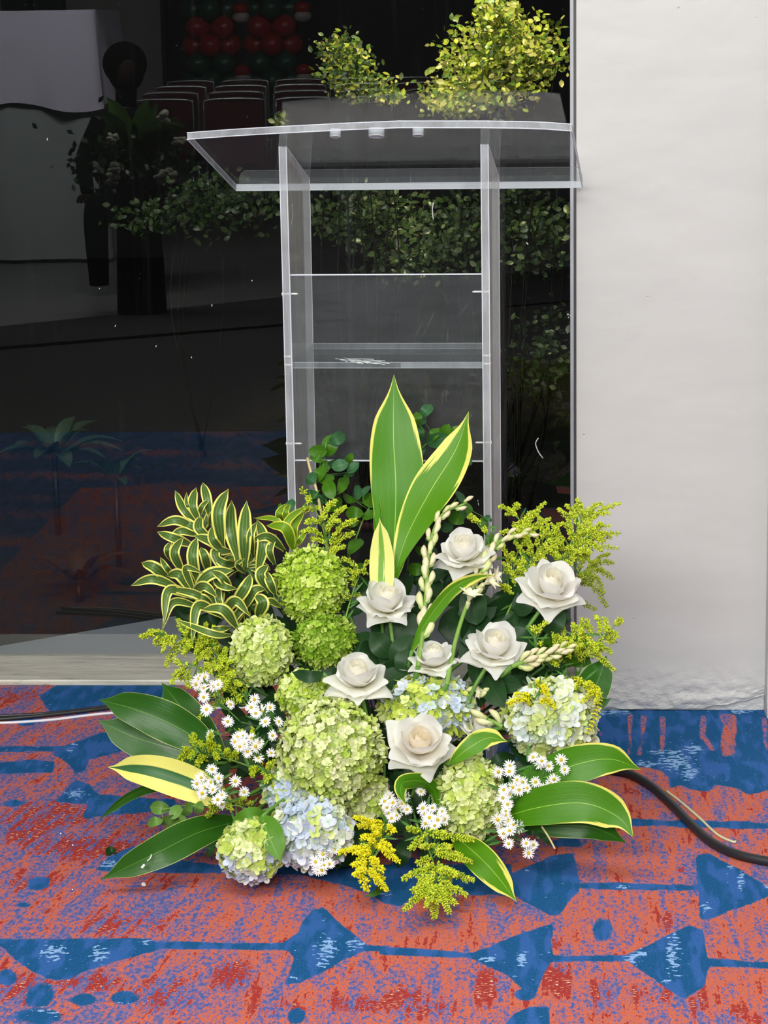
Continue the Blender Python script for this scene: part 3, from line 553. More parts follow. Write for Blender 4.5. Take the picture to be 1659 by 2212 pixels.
# page stop along the low edge
e0, e1 = pl(510, 412) + nT * .0115, pl(1258, 405) + nT * .0115; al = unit(e1 - e0); inn = unit(np.cross(nT, al)); inn = inn if inn @ eD < 0 else -inn
h_ = .028; mb = MB(); ol = [(.006, 0), (.006, h_ * .5), (.009, h_ * .8), (.016, h_), (np.linalg.norm(e1 - e0) - .010, h_), (np.linalg.norm(e1 - e0) - .003, h_ * .8), (np.linalg.norm(e1 - e0), h_ * .5), (np.linalg.norm(e1 - e0), 0)]
fr = [e0 + al * a + nT * b for a, b in ol]; bk = [p_ - inn * .006 for p_ in fr]; k_ = len(fr)
mb.add(fr + bk, [tuple(range(k_)), tuple(range(k_, 2 * k_))[::-1]] + [(i, (i + 1) % k_, (i + 1) % k_ + k_, i + k_) for i in range(k_)], [0, 0] + [1] * k_); mb.build('page_stop', [AC, ACE], lect, smooth=False)
# white scuff on the shelf
mb = MB(); rs = random.Random(5); zsf = hz(850, 797) + .0104
for _ in range(26):
    x_ = rs.uniform(718, 760) + rs.random() ** 2 * 50; y_ = 772 + (x_ - 720) * .13 + rs.uniform(-3, 3); a = atZ(x_, y_, zsf); b_ = atZ(x_ + rs.uniform(15, 45), y_ + rs.uniform(1, 7), zsf); tube(mb, [a, (a + b_) / 2, b_], .0006, 4)
mb.build('scuff_marks', RB, lect)
# ================================================================== WHAT THE WINDOW MIRRORS (stands behind the camera)
cloth1 = flat('grey_table_skirt', (.30, .33, .33), .85); cloth2 = flat('lilac_grey_overlay_cloth', (.58, .55, .66), .85); chrome = flat('chair_chrome', (.6, .62, .62), .25, .9); redc = flat('dark_red_chair_cover', (.10, .012, .02), .8); dkc = flat('black_cloth', (.005, .005, .006), .95, spec=.05)
D1 = 13.5
tz = mirrored(120, 22, D1)[2]; hx1 = mirrored(200, 22, D1)[0]; ty = 2 * YG - D1
tt = thing('draped_table', (hx1 - 1, ty, 0), 'tall table under grey skirt and lilac overlay, mirrored in the window top left', 'table')
def drape(x0, x1, y, z0, z1, mat, name, amp, seed, flare=.06, top=.8, jag=0.0):
    mb_ = MB(); n1, n2 = 60, 16; rs_ = random.Random(seed); v = []
    path = [(x0, y)] + [(x1, y), (x1, y - top)]; L1, L2 = x1 - x0, top
    for j in range(n2):
        t = j / (n2 - 1)
        for i in range(n1):
            s_ = (L1 + L2) * i / (n1 - 1); fl_ = flare * t
            w_ = amp * t * (math.sin(s_ * 14 + seed) + .6 * math.sin(s_ * 31 + 2 * seed))
            if s_ < L1: q_ = (x0 + s_ + fl_ * max(0, (s_ / L1 - .7) / .3), y + w_ + fl_)
            else: q_ = (x1 + w_ + fl_, y - (s_ - L1) + fl_ * max(0, 1 - (s_ - L1) / L2))
            v.append((q_[0], q_[1], z1 - (z1 - z0 - jag * math.sin(s_ * 9 + seed)) * t))
    mb_.add(v, [(j * n1 + i, j * n1 + i + 1, (j + 1) * n1 + i + 1, (j + 1) * n1 + i) for j in range(n2 - 1) for i in range(n1 - 1)]); return mb_.build(name, mat, tt)
drape(hx1 - 2.2, hx1, ty, .02, tz - .004, cloth1, 'table_skirt', .02, 3); drape(hx1 - 2.2, hx1 + .015, ty + .02, tz - .55, tz, cloth2, 'overlay_cloth', .022, 5, jag=.03)
mb = MB(); box(mb, (hx1 - 2.2, ty - .8, tz - .02), (hx1, ty + .02, tz)); mb.build('table_top', cloth2, tt, smooth=False)
for j, x_ in enumerate((40, 110)):
    p = mirrored(x_, 18, D1 + .3); t = thing('loudspeaker', (p[0], p[1], tz), ['black box on the draped table, at the very top left corner', 'second black box on the draped table, nearer its corner'][j], 'speaker'); mb = MB(); box(mb, (p[0] - .08, p[1] - .1, tz), (p[0] + .07, p[1] + .1, tz + .3)); mb.build('cabinet', dkc, t, smooth=False)
    mb = MB(); blob(mb, (p[0], p[1] + .1, tz + .15), .05, .05, .01, (0, 1, 0)); mb.build('speaker_cone', dkc, t)
# seated person beside the table
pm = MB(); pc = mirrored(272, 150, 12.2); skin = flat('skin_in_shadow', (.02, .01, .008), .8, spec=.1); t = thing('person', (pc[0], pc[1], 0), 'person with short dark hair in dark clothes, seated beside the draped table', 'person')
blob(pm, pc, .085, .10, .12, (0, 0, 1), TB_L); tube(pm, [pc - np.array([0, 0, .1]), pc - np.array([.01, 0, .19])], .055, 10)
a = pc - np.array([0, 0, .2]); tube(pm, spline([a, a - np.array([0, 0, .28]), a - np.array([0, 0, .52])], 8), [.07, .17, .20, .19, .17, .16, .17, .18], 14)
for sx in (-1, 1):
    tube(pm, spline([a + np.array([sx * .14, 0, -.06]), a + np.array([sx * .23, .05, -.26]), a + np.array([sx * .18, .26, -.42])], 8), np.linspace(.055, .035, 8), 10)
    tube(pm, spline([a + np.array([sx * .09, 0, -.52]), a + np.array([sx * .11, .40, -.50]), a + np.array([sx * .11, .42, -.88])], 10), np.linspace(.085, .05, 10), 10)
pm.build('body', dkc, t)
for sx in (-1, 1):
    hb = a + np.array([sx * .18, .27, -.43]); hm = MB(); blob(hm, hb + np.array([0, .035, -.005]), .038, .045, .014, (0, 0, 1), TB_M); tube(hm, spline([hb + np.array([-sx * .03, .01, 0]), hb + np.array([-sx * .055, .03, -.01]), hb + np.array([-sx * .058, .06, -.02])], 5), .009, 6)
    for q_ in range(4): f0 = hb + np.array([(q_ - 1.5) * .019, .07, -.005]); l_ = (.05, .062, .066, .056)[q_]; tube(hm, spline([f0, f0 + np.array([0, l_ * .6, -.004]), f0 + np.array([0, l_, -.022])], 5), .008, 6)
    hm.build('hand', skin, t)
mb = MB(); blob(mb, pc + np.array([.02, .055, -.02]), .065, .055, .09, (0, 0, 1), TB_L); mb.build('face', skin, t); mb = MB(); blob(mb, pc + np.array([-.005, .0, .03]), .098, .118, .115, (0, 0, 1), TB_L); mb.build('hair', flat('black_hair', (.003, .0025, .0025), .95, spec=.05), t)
# chairs: rows
def chair_proto():
    t = thing('banquet_chair', (0, 0, 0), 'red covered banquet chair with a pale metal frame, in the rows mirrored in the window', 'chair', 'rows of chairs mirrored in the window')
    mb_ = MB(); v = []
    o = [(-.21, .45), (-.21, .80), (-.17, .85), (.17, .85), (.21, .80), (.21, .45)]; tube(mb_, [(x, -.03, z) for x, z in spline([(x, z) for x, z in o], 26)], .012, 6); mb_.build('back_frame', chrome, t)
    mb_ = MB(); box(mb_, (-.2, -.05, .47), (.2, -.035, .835)); mb_.build('backrest', redc, t, smooth=False)
    mb_ = MB(); box(mb_, (-.21, -.02, .42), (.21, .40, .47)); mb_.build('seat', redc, t, smooth=False)
    for x in (-.2, .2):
        for y in (-.02, .38): mb_ = MB(); tube(mb_, [(x, y, 0), (x, y, .43)], .011, 6); mb_.build('leg', chrome, t)
    return t
cp = chair_proto(); first = True
for row, (D_, xs0) in enumerate([(16.0, 385), (17.6, 400), (19.4, 420), (21.4, 440)]):
    for i in range(6):
        p = mirrored(xs0 + 0, 300, D_); x_ = p[0] + i * .50 - .1
        if first: o = cp; first = False
        else:
            o = cp.copy(); COL.objects.link(o)
            for ch in cp.children: c2 = ch.copy(); COL.objects.link(c2); c2.parent = o
        o.location = (x_, p[1], -.0); o.rotation_euler = (0, 0, math.pi); o['label'] = 'red covered chair with metal frame, %s from left in the %s mirrored row' % (['first', 'second', 'third', 'fourth', 'fifth', 'sixth'][i], ['nearest', 'second', 'third', 'farthest'][row])
# festive balloon columns and the pale door between them
def balloons(px, col_label, seed):
    p = mirrored(px, 100, 22.5); t = thing('balloon_column', (p[0], p[1], 0), col_label, 'balloons'); rs = random.Random(seed); gr = flat('dark_green_foil', (.02, .09, .05), .3); rd = flat('red_foil', (.45, .02, .02), .25); wh = flat('white_foil', (.6, .55, .5), .3)
    for k in range(12):
        z_ = .14 + k * .17
        for j in range(4):
            a_ = j * 1.57 + k * .78; mt = rd if k in (6, 7) else gr; mb_ = MB(); blob(mb_, (p[0] + .16 * math.cos(a_), p[1] + .16 * math.sin(a_), z_), .12, .12, .13, (math.cos(a_), math.sin(a_), .2), TB_M); mb_.build('balloon', mt, t)
    for z_, m_ in ((1.5, rd), (1.42, wh), (.92, rd), (.84, wh)): mb_ = MB(); blob(mb_, (p[0] + .30, p[1] + .1, z_), .09, .09, .06, (0, 0, 1), TB_M); mb_.build('balloon', m_, t)
balloons(458, 'green balloon column with a red band, left of the pale door in the reflection', 1); balloons(590, 'green balloon column with a red band, right of the pale door in the reflection', 2)
pa, pb = mirrored(488, 0, 23.4), mirrored(548, 0, 23.4); mb = MB(); box(mb, (min(pa[0], pb[0]), pa[1] - .05, 0), (max(pa[0], pb[0]), pa[1], 2.2)); struct('door_1', mb, flat('pale_grey_door', (.42, .41, .45), .6))
pa, pb = mirrored(190, 0, 23.0), mirrored(345, 0, 23.0); mb = MB(); box(mb, (pa[0] - 3, pa[1] - .3, 0), (pb[0], pa[1], 3.2)); struct('wall_hall', mb, pale)
# flower stand next to the table
def stand_bouquet():
    c = mirrored(294, 330, 11.0); t = thing('flower_stand', (c[0], c[1], 0), 'tall stand arrangement with broad leaves and a white rose beside the draped table', 'flowers'); rs = random.Random(4)
    mb_ = MB(); tube(mb_, [(c[0], c[1], 0), (c[0], c[1], c[2] - .12)], [.12, .10], 16); mb_.build('pedestal', dkc, t)
    for i in range(16):
        an = rs.uniform(-1.3, 1.3); l = rs.uniform(.18, .34); d = unit([math.sin(an), rs.uniform(-.3, .6), math.cos(an)]); m_ = MB(); leaf(m_, [c, c + d * l * .55 + np.array([0, 0, .03]), c + d * l], l * .14, l * .14, nl=10, nw=5, side=unit(np.cross(d, (0, 1, 0))), col=(.08, .16, .03)); m_.build('leaf', M['outleaf'], t)
    for i in range(7):
        q_ = c + np.array([rs.uniform(-.1, .26), .15, rs.uniform(-.12, .18)]); m_ = MB()
        for k in range(9): d = unit([rs.gauss(0, 1), rs.gauss(.6, .6), rs.gauss(0, 1)]); blob(m_, q_ + d * .018, .022, .012, .022, d, TB_M, 0, (.62, .62, .52))
        m_.build('white_flower', M['petal'], t)
    m_ = MB()
    for k in range(500):
        q_ = c + np.array([rs.gauss(0, .15), rs.uniform(-.1, .1), rs.gauss(-.05, .08)]); d = unit([rs.gauss(0, 1), rs.gauss(0, 1), rs.gauss(0, 1)]); sd = unit(np.cross(d, (.3, 1, .2))) * .012
        m_.add([q_, q_ + d * .02 + sd, q_ + d * .045, q_ + d * .02 - sd], [(0, 1, 2, 3)], 0, None, (.03, .06, .025))
    m_.build('greenery', M['outleaf'], t)
stand_bouquet()
# ================================================================== CABLES
def cable(name, pts, r, mat, label, z0=None):
    pp = [atZ(x, y, r) for x, y in pts]; mb_ = MB(); tube(mb_, spline(pp, 60), r, 10); o = mb_.build(name, mat); tag(o, label, 'cable'); return o
blk = flat('black_rubber', (.018, .018, .02), .45); wht = flat('white_rubber', (.72, .74, .78), .5)
cable('power_cable', [(-60, 1558), (60, 1549), (180, 1536), (280, 1524), (400, 1512), (560, 1508)], .0042, blk, 'thick black cable on the carpet left of the flowers, behind the white one')
cable('power_cable', [(-60, 1549), (100, 1541), (220, 1527), (330, 1515), (430, 1510), (560, 1504)], .003, blk, 'thinner black cable touching the back of the thick one on the left')
cable('network_cable', [(-60, 1562), (20, 1561), (110, 1555), (210, 1543), (300, 1536), (430, 1530), (560, 1528)], .0028, wht, 'white cable in front of the black ones left of the flowers')
cable('extension_cable', [(1230, 1660), (1340, 1667), (1400, 1693), (1450, 1736), (1495, 1782), (1540, 1821), (1600, 1848), (1700, 1868)], .0078, blk, 'thick black cable curving across the carpet right of the flowers')
cable('yellow_wire', [(1440, 1709), (1470, 1732), (1510, 1766), (1550, 1803), (1585, 1819), (1589, 1817)], .0022, flat('pale_sheath', (.6, .6, .35), .5), 'thin pale wire lying along the back of the thick right cable')
# ================================================================== THE FLOWER ARRANGEMENT
foam_c = atZ(850, 1760); foam_c[1] = 3.80
tray = thing('floral_tray', foam_c, 'grey plastic tray holding the flower stems, glimpsed below the asters on the right', 'tray')
mb = MB(); prof_ = [(.02, .003), (.21, .003), (.225, .035), (.232, .05), (.226, .05), (.215, .012), (.02, .012)]
sg = 40; v = []
for (r_, z_) in prof_:
    for k in range(sg): v.append((foam_c[0] + r_ * math.cos(6.2832 * k / sg), foam_c[1] + r_ * .8 * math.sin(6.2832 * k / sg), z_))
mb.add(v, [(a * sg + k, a * sg + (k + 1) % sg, (a + 1) * sg + (k + 1) % sg, (a + 1) * sg + k) for a in range(len(prof_) - 1) for k in range(sg)]); mb.build('bowl', flat('grey_plastic', (.25, .25, .28), .4), tray)
mb = MB(); box(mb, (foam_c[0] - .14, foam_c[1] - .09, .013), (foam_c[0] + .15, foam_c[1] + .10, .17)); o = mb.build('floral_foam', flat('green_floral_foam', (.03, .07, .03), .95, bump=(300, .5)), tray, smooth=False); bv = o.modifiers.new('b', 'BEVEL'); bv.width = .02; bv.segments = 3
FOAM = np.array([foam_c[0], foam_c[1], .12])
STEMC = sr(96, 140, 60); STEMD = sr(58, 92, 40)
def to_foam(p, spread=.10):
    d = p - FOAM; return FOAM + np.array([np.clip(d[0] * .28, -spread, spread), np.clip(d[1] * .2, -.05, .05), np.clip(d[2] * .06, -.04, .03)])
# ---- big leaves
def bigleaf(label, pts, wl, wr, mat, name='ginger_leaf', cat='leaf', dy=0.0, **kw):
    P3 = [P(q[0], q[1], dy + (q[2] if len(q) > 2 else 0)) for q in pts]; k_ = PXM(pts[len(pts) // 2][1], dy); base = P3[0]
    t = thing(name, base, label, cat); m_ = MB(); kw.setdefault('fold', .15); kw.setdefault('wave', .05); kw.setdefault('nl', 34); kw.setdefault('nw', 11); kw.setdefault('sharp', .72)
    leaf(m_, P3, wl * k_, wr * k_, seed=int(pts[0][0]), **kw); m_.build('blade', M[mat], t)
    if (base[2] > 0.02): m_ = MB(); tube(m_, spline([P3[0] + (P3[1] - P3[0]) * .06, P3[0], P3[0] * .5 + to_foam(base) * .5 + np.array([0, .0, .01]), to_foam(base)], 12), .0032, 6, 0, STEMC); m_.build('leaf_stalk', M['stem'], t)
    return t
bigleaf('tallest broad green leaf with yellow margins, pointing straight up at the centre', [(836, 1300, .02), (850, 1180), (855, 1060), (850, 940), (851, 808, .02)], 55, 62, 'ginger', a=1.3, b=.72, base=.16)
bigleaf('broad leaf streaked with yellow, leaning right of the tallest one', [(850, 1250, .01), (878, 1160, -.01), (930, 1060, -.01), (985, 970, -.01), (1013, 888, .0)], 44, 52, 'ginger_streak', a=1.25, b=.75, roll=.35, base=.2)
bigleaf('narrow leaf edge with cream margin hugging the left side of the tallest leaf', [(842, 1270, -.01), (826, 1190, -.01), (818, 1120, .0), (812, 1010, .01)], 16, 14, 'ginger', a=.9, b=.7, roll=.9)
bigleaf('short pale yellow leaf standing just above the left centre rose', [(824, 1330, .0), (826, 1230, -.02), (824, 1170, -.02), (820, 1118, -.01)], 28, 26, 'ginger_pale', a=.8, b=.75)
bigleaf('twisted green leaf with yellow lower margin crossing the tuberose stalks', [(888, 1410, -.02), (920, 1345, -.04), (975, 1275, -.05), (1025, 1248, -.05), (1072, 1242, -.04)], 15, 17, 'ginger_streak', a=1.0, b=.6, roll=-.4)
bigleaf('small variegated leaf beside the right of the lowest rose', [(968, 1652, -.04), (1010, 1618, -.06), (1055, 1594, -.06), (1097, 1602, -.05)], 24, 22, 'ginger_streak', a=1.15, b=.7, roll=.2)
bigleaf('arched variegated leaf curling over below the lowest rose', [(945, 1742, .0), (938, 1708, -.02), (912, 1688, -.05), (872, 1690, -.07), (866, 1712, -.07), (878, 1740, -.06)], 20, 20, 'ginger', a=1.15, b=.55, roll=.5, curl=.2)
bigleaf('variegated leaf lying on the carpet bottom right, tip pointing down', [(975, 1800, .03), (1030, 1846, -.01), (1072, 1890, -.02), (1117, 1949, -.01)], 32, 36, 'ginger_streak', a=.95, b=.72)
bigleaf('upper of the three large leaves fanned out on the right, yellow blotched tip', [(1080, 1715, .02), (1180, 1678, -.01), (1250, 1650, -.03), (1320, 1640, -.03), (1385, 1663, -.01)], 42, 42, 'ginger', a=1.05, b=.62)
bigleaf('middle and largest leaf fanned out on the right with its tip bent down', [(1060, 1775, .02), (1160, 1745, -.03), (1260, 1735, -.05), (1335, 1765, -.04), (1368, 1808, -.03)], 48, 44, 'ginger', a=1.2, b=.5)
bigleaf('dark lower leaf fanned out on the right beneath the largest one', [(1080, 1775, .05), (1180, 1782, .03), (1280, 1788, .02), (1354, 1821, .0)], 34, 28, 'ginger_dark', a=1.1, b=.6)
bigleaf('broad dark leaf standing against the white wall on the right', [(1225, 1600, .05), (1262, 1530, .05), (1292, 1470, .05), (1310, 1416, .05)], 44, 34, 'ginger_dark', a=1.2, b=.6)
bigleaf('small dark pointed leaf below the broad one at the foot of the wall', [(1262, 1560, .06), (1285, 1532, .05), (1322, 1507, .05)], 13, 13, 'ginger_dark', a=.8, b=.8)
bigleaf('dark leaf at the back left behind the white asters, tip at the sill', [(490, 1660, .06), (430, 1580, .05), (385, 1520, .05), (349, 1474, .06)], 42, 40, 'ginger_dark', a=.95, b=.7)
bigleaf('upper broad green leaf reaching out left over the cables', [(470, 1630, .02), (390, 1575, .0), (300, 1535, -.01), (213, 1511, .0)], 44, 46, 'ginger_dark', a=.85, b=.62, wave=.1, roll=.1)
bigleaf('lower broad green leaf with cream edge reaching out left', [(470, 1650, .04), (380, 1620, .02), (290, 1592, .02), (211, 1556, .02)], 46, 50, 'ginger_dark', a=.9, b=.6)
bigleaf('mostly yellow leaf with a green stripe on the left', [(500, 1735, .01), (410, 1692, -.01), (320, 1664, -.02), (232, 1657, .0)], 42, 40, 'ginger_yellow', a=.85, b=.62, fold=.3)
bigleaf('thin dark leaf arching down to the left below the yellow one', [(420, 1712, .04), (340, 1700, .02), (275, 1722, .01), (212, 1772, .0)], 13, 11, 'ginger_dark', a=1., b=.6, roll=.5)
bigleaf('long green leaf lying on the carpet bottom left', [(520, 1772, .04), (430, 1798, -.01), (340, 1842, -.03), (216, 1901, .0)], 38, 40, 'ginger_dark', a=.95, b=.62, roll=.1)
bigleaf('tiny dark leaf tip touching the carpet below the yellow goldenrod', [(830, 1905, .03), (812, 1928, .0), (785, 1937, .0)], 9, 8, 'plain_leaf', a=.9, b=.7, name='loose_leaf')
bigleaf('dark leaf under the lower right green hydrangea', [(960, 1800, .06), (1020, 1812, .05), (1080, 1816, .04)], 20, 20, 'ginger_dark', a=1., b=.7)
# ---- song of india
Z6 = lambda x, y: (280 + x / 3.19, 1000 + y / 3.19)
def dracaena(label, c, leaves, mat='dracaena', extra=0, dy0=0.0):
    cp_ = P(*Z6(*c), .03 + dy0); t = thing('dracaena_sprig', cp_, label, 'foliage'); rs = random.Random(int(c[0]))
    for (b, m_, e, w_) in leaves:
        j = rs.uniform(-.02, .02); pb, pm_, pe = P(*Z6(*b), .02 + dy0), P(*Z6(*m_), -.02 + j + dy0), P(*Z6(*e), .0 + j + dy0); g = MB()
        leaf(g, [pb, pm_, pe], 1.08 * w_ / 3.19 * PXM(1200), 1.08 * w_ / 3.19 * PXM(1200), a=.9, b=.7, roll=rs.uniform(-.35, .35), fold=.3, wave=.02, nl=22, nw=9, base=.45, seed=int(e[0])); g.build('leaf', M[mat], t)
    for k in range(extra):
        an = rs.uniform(0, 6.28); l = rs.uniform(120, 210); m_ = (c[0] + math.cos(an) * l * .5, c[1] + math.sin(an) * l * .5 - 25); e = (c[0] + math.cos(an) * l, c[1] + math.sin(an) * l * .9 + 20); g = MB()
        d_ = rs.uniform(.02, .07); leaf(g, [P(*Z6(*c), .04 + dy0), P(*Z6(*m_), d_ + dy0), P(*Z6(*e), d_ + .02 + dy0)], 30 / 3.19 * PXM(1200), 30 / 3.19 * PXM(1200), a=.95, b=.55, roll=rs.uniform(-.6, .6), fold=.3, nl=16, nw=9, base=.45, seed=k); g.build('leaf', M[mat], t)
    g = MB(); tube(g, spline([cp_, cp_ * .5 + to_foam(cp_) * .5 + np.array([0, .03, .02]), to_foam(cp_)], 14), .004, 6, 0, STEMD); g.build('stem', M['stem'], t)
dracaena('striped green and yellow dracaena tuft at the top left, topmost of its cluster', (500, 470), [((470, 430), (375, 320), (312, 188), 32), ((450, 350), (395, 290), (392, 200), 16), ((485, 410), (432, 290), (458, 168), 34), ((555, 390), (530, 240), (503, 133), 34), ((480, 370), (500, 300), (552, 248), 20), ((640, 580), (610, 340), (681, 176), 48), ((550, 430), (585, 345), (665, 322), 28), ((510, 480), (400, 420), (316, 378), 36), ((470, 460), (320, 396), (186, 440), 34), ((440, 570), (290, 515), (188, 473), 36), ((470, 500), (350, 470), (266, 542), 28), ((560, 520), (475, 450), (492, 362), 36), ((640, 610), (560, 540), (440, 498), 38), ((655, 620), (570, 530), (570, 430), 34)], extra=6)
dracaena('dracaena tuft with tall upright striped leaves, middle of the cluster', (800, 720), [((745, 670), (700, 450), (703, 256), 48), ((795, 720), (790, 490), (806, 258), 48), ((880, 760), (920, 540), (878, 386), 42), ((850, 640), (832, 500), (880, 402), 30), ((1068, 602), (950, 505), (818, 552), 34), ((1000, 700), (965, 600), (1010, 490), 28), ((700, 610), (590, 620), (660, 782), 36), ((740, 700), (650, 690), (560, 625), 34), ((800, 760), (740, 700), (800, 655), 20)], extra=8, dy0=.01)
dracaena('dracaena tuft reaching furthest left over the dark window', (440, 840), [((370, 760), (305, 620), (372, 508), 36), ((300, 775), (250, 720), (211, 648), 22), ((280, 810), (165, 720), (80, 686), 42), ((340, 860), (160, 800), (6, 846), 34), ((430, 890), (345, 770), (250, 778), 40), ((470, 830), (432, 640), (466, 508), 40), ((545, 750), (515, 640), (488, 580), 34), ((445, 890), (385, 725), (517, 762), 26), ((290, 680), (258, 600), (290, 538), 22), ((450, 860), (560, 765), (722, 738), 42), ((440, 880), (520, 850), (608, 930), 36), ((570, 990), (450, 900), (240, 862), 30)], extra=5, dy0=-.02)
dracaena('drooping dracaena tuft lowest in the left cluster, above the goldenrod', (620, 1020), [((440, 925), (270, 880), (236, 1112), 34), ((490, 995), (300, 960), (222, 1155), 28), ((645, 1060), (470, 985), (432, 1242), 36), ((570, 990), (500, 935), (436, 930), 34), ((740, 1135), (640, 1010), (490, 1010), 38), ((640, 1048), (730, 950), (834, 1062), 36), ((700, 1190), (560, 1175), (304, 1075), 26), ((690, 1135), (620, 1145), (560, 1132), 22)], extra=8, dy0=-.02)
dracaena('dracaena tuft beside the topmost green hydrangea, glossy dark leaves', (820, 980), [((710, 985), (800, 860), (832, 762), 42), ((790, 1005), (860, 880), (940, 868), 36), ((880, 1065), (915, 960), (858, 905), 44), ((580, 790), (650, 850), (745, 868), 34), ((650, 1040), (610, 930), (618, 826), 26), ((700, 890), (640, 790), (556, 742), 32), ((1040, 990), (960, 950), (938, 1002), 24), ((965, 890), (900, 770), (958, 700), 36), ((1005, 910), (965, 820), (936, 740), 30)], extra=9, dy0=-.01)
dracaena('small fresh dracaena tuft above the topmost green hydrangea', (1120, 560), [((1110, 590), (1020, 400), (850, 380), 20), ((1130, 600), (1070, 450), (940, 432), 40), ((1065, 430), (1030, 350), (1086, 276), 26), ((1105, 450), (1075, 340), (1108, 282), 22), ((1130, 570), (1085, 410), (1222, 292), 26), ((1145, 570), (1135, 440), (1205, 330), 28), ((1140, 600), (1150, 520), (1160, 446), 18), ((1150, 570), (1180, 525), (1222, 468), 20), ((1120, 590), (1100, 480), (1070, 400), 30)], 'dracaena_young')
# ---- small-leaved branches
def sprig(label, stem, leafs, mat, name='leafy_sprig', dy=.06, wf=.36, two=None, stemw=.0014):
    S3 = [P(x, y, dy) for x, y in stem]; t = thing(name, S3[0], label, 'foliage'); path = spline(S3, 24); g = MB(); tube(g, path, stemw, 5, 0, STEMC); tube(g, spline([S3[0], to_foam(S3[0])], 6), stemw, 5, 0, STEMD); g.build('stem', M['stem'], t); rs = random.Random(len(label))
    for (x, y, l, an) in leafs:
        k_ = PXM(y, dy); a_ = math.radians(an); dx, dy_ = math.cos(a_) * l / 2, -math.sin(a_) * l / 2; d_ = dy + rs.uniform(-.02, .01); pb, pe, pm_ = P(x - dx, y - dy_, d_), P(x + dx, y + dy_, d_ + rs.uniform(-.01, .02)), P(x, y, d_ - .006); g = MB()
        leaf(g, [pb, pm_, pe], l * wf * k_, l * wf * k_, a=.95, b=.62, roll=rs.uniform(-.7, .7), fold=.15, nl=12, nw=7, base=.03, seed=int(x)); near = path[np.argmin(np.linalg.norm(path - pb, axis=1))]; tube(g, [pb, (pb + near) / 2, near], .0007, 4, 0, STEMC); g.build('leaflet', M[two if two and rs.random() < .35 else mat], t)
sprig('round-leaved green sprig rising left of the tallest leaf', [(715, 1180), (705, 1090), (698, 1010), (705, 955)], [(712, 962, 50, 75), (728, 948, 40, 30), (686, 975, 42, 178), (684, 990, 30, 150), (720, 1000, 26, 20), (700, 1010, 34, 250), (690, 1024, 40, 240), (735, 1005, 38, 15), (672, 1035, 32, 235), (745, 1040, 34, 60), (712, 1058, 44, 110), (738, 1050, 36, 70), (763, 1010, 34, 40), (758, 1022, 26, 20), (690, 1080, 38, 200), (722, 1092, 42, 30), (676, 1068, 30, 170), (705, 1035, 36, 200), (755, 990, 26, 60)], 'plain_leaf', two='blue_leaf')
sprig('dark round-leaved sprig spreading behind the left side of the tallest leaf', [(740, 1240), (770, 1160), (790, 1110), (812, 1075)], [(773, 1065, 34, 80), (755, 1078, 32, 160), (795, 1080, 40, 120), (800, 1072, 30, 30), (766, 1108, 40, 175), (800, 1112, 38, 20), (765, 1180, 44, 50), (820, 1100, 26, 40), (790, 1060, 26, 60), (775, 1228, 30, 30), (762, 1130, 26, 190), (735, 1130, 24, 120), (606, 1098, 22, 90), (628, 1092, 30, 80)], 'plain_leaf', dy=.09, two='blue_leaf')
sprig('round-leaved sprig showing behind the right side of the tallest leaf', [(890, 1060), (900, 990), (925, 955), (975, 925)], [(920, 887, 36, 50), (902, 903, 28, 100), (908, 912, 28, 20), (938, 938, 34, 55), (962, 930, 34, 60), (945, 950, 52, 20), (905, 935, 34, 95), (908, 975, 30, 80), (985, 930, 30, 40), (1008, 998, 26, 5), (880, 1030, 24, 100)], 'blue_leaf', dy=.08, two='plain_leaf')
sprig('dark leafy sprig behind the topmost rose', [(905, 1240), (950, 1130), (990, 1070)], [(995, 1075, 30, 110), (1000, 1110, 34, 70), (1012, 1100, 30, 100), (985, 1120, 40, 150), (965, 1140, 30, 190), (1045, 1130, 28, 120), (1058, 1165, 26, 60), (1055, 1120, 20, 140), (910, 1190, 30, 160), (930, 1170, 26, 120), (900, 1230, 40, 170), (920, 1250, 32, 30)], 'plain_leaf', dy=.09, two='blue_leaf')
sprig('pale green feathered leaflet sprig lying low on the left', [(470, 1748), (400, 1740), (350, 1750)], [(345, 1745, 44, 175), (362, 1772, 42, 200), (378, 1755, 38, 235), (405, 1750, 38, 240), (335, 1775, 34, 190), (372, 1782, 40, 230), (395, 1772, 26, 280), (430, 1745, 30, 250), (415, 1735, 34, 200)], 'light_leaf', name='feathered_sprig', dy=.01)
sprig('dark leaflet sprig low on the left, beneath the long leaf', [(520, 1800), (470, 1820), (455, 1830)], [(455, 1835, 36, 240), (470, 1815, 34, 210), (440, 1815, 30, 200)], 'rose_leaf', dy=.03)
sprig('thin leaf sprig with a bare twig on the carpet at lower right', [(1120, 1790), (1150, 1800), (1165, 1812)], [(1178, 1812, 40, -45), (1150, 1800, 28, -10)], 'rose_leaf', dy=.03, wf=.2)
def twig(label, pts, r, dy=.0):
    pp = [P(x, y, dy) for x, y in pts]; g = MB(); tube(g, spline(pp, 16), r, 6, 0, sr(196, 178, 130)); o = g.build('dry_twig', M['stem']); tag(o, label, 'twig')
twig('straw coloured dry twig standing up left of the tallest leaf', [(664, 989), (672, 1022), (684, 1060), (694, 1110), (706, 1175), (715, 1230)], .0026, .05); twig('thin dry stick poking out onto the carpet lower right', [(1170, 1785), (1185, 1808), (1199, 1834)], .0016, -.01)
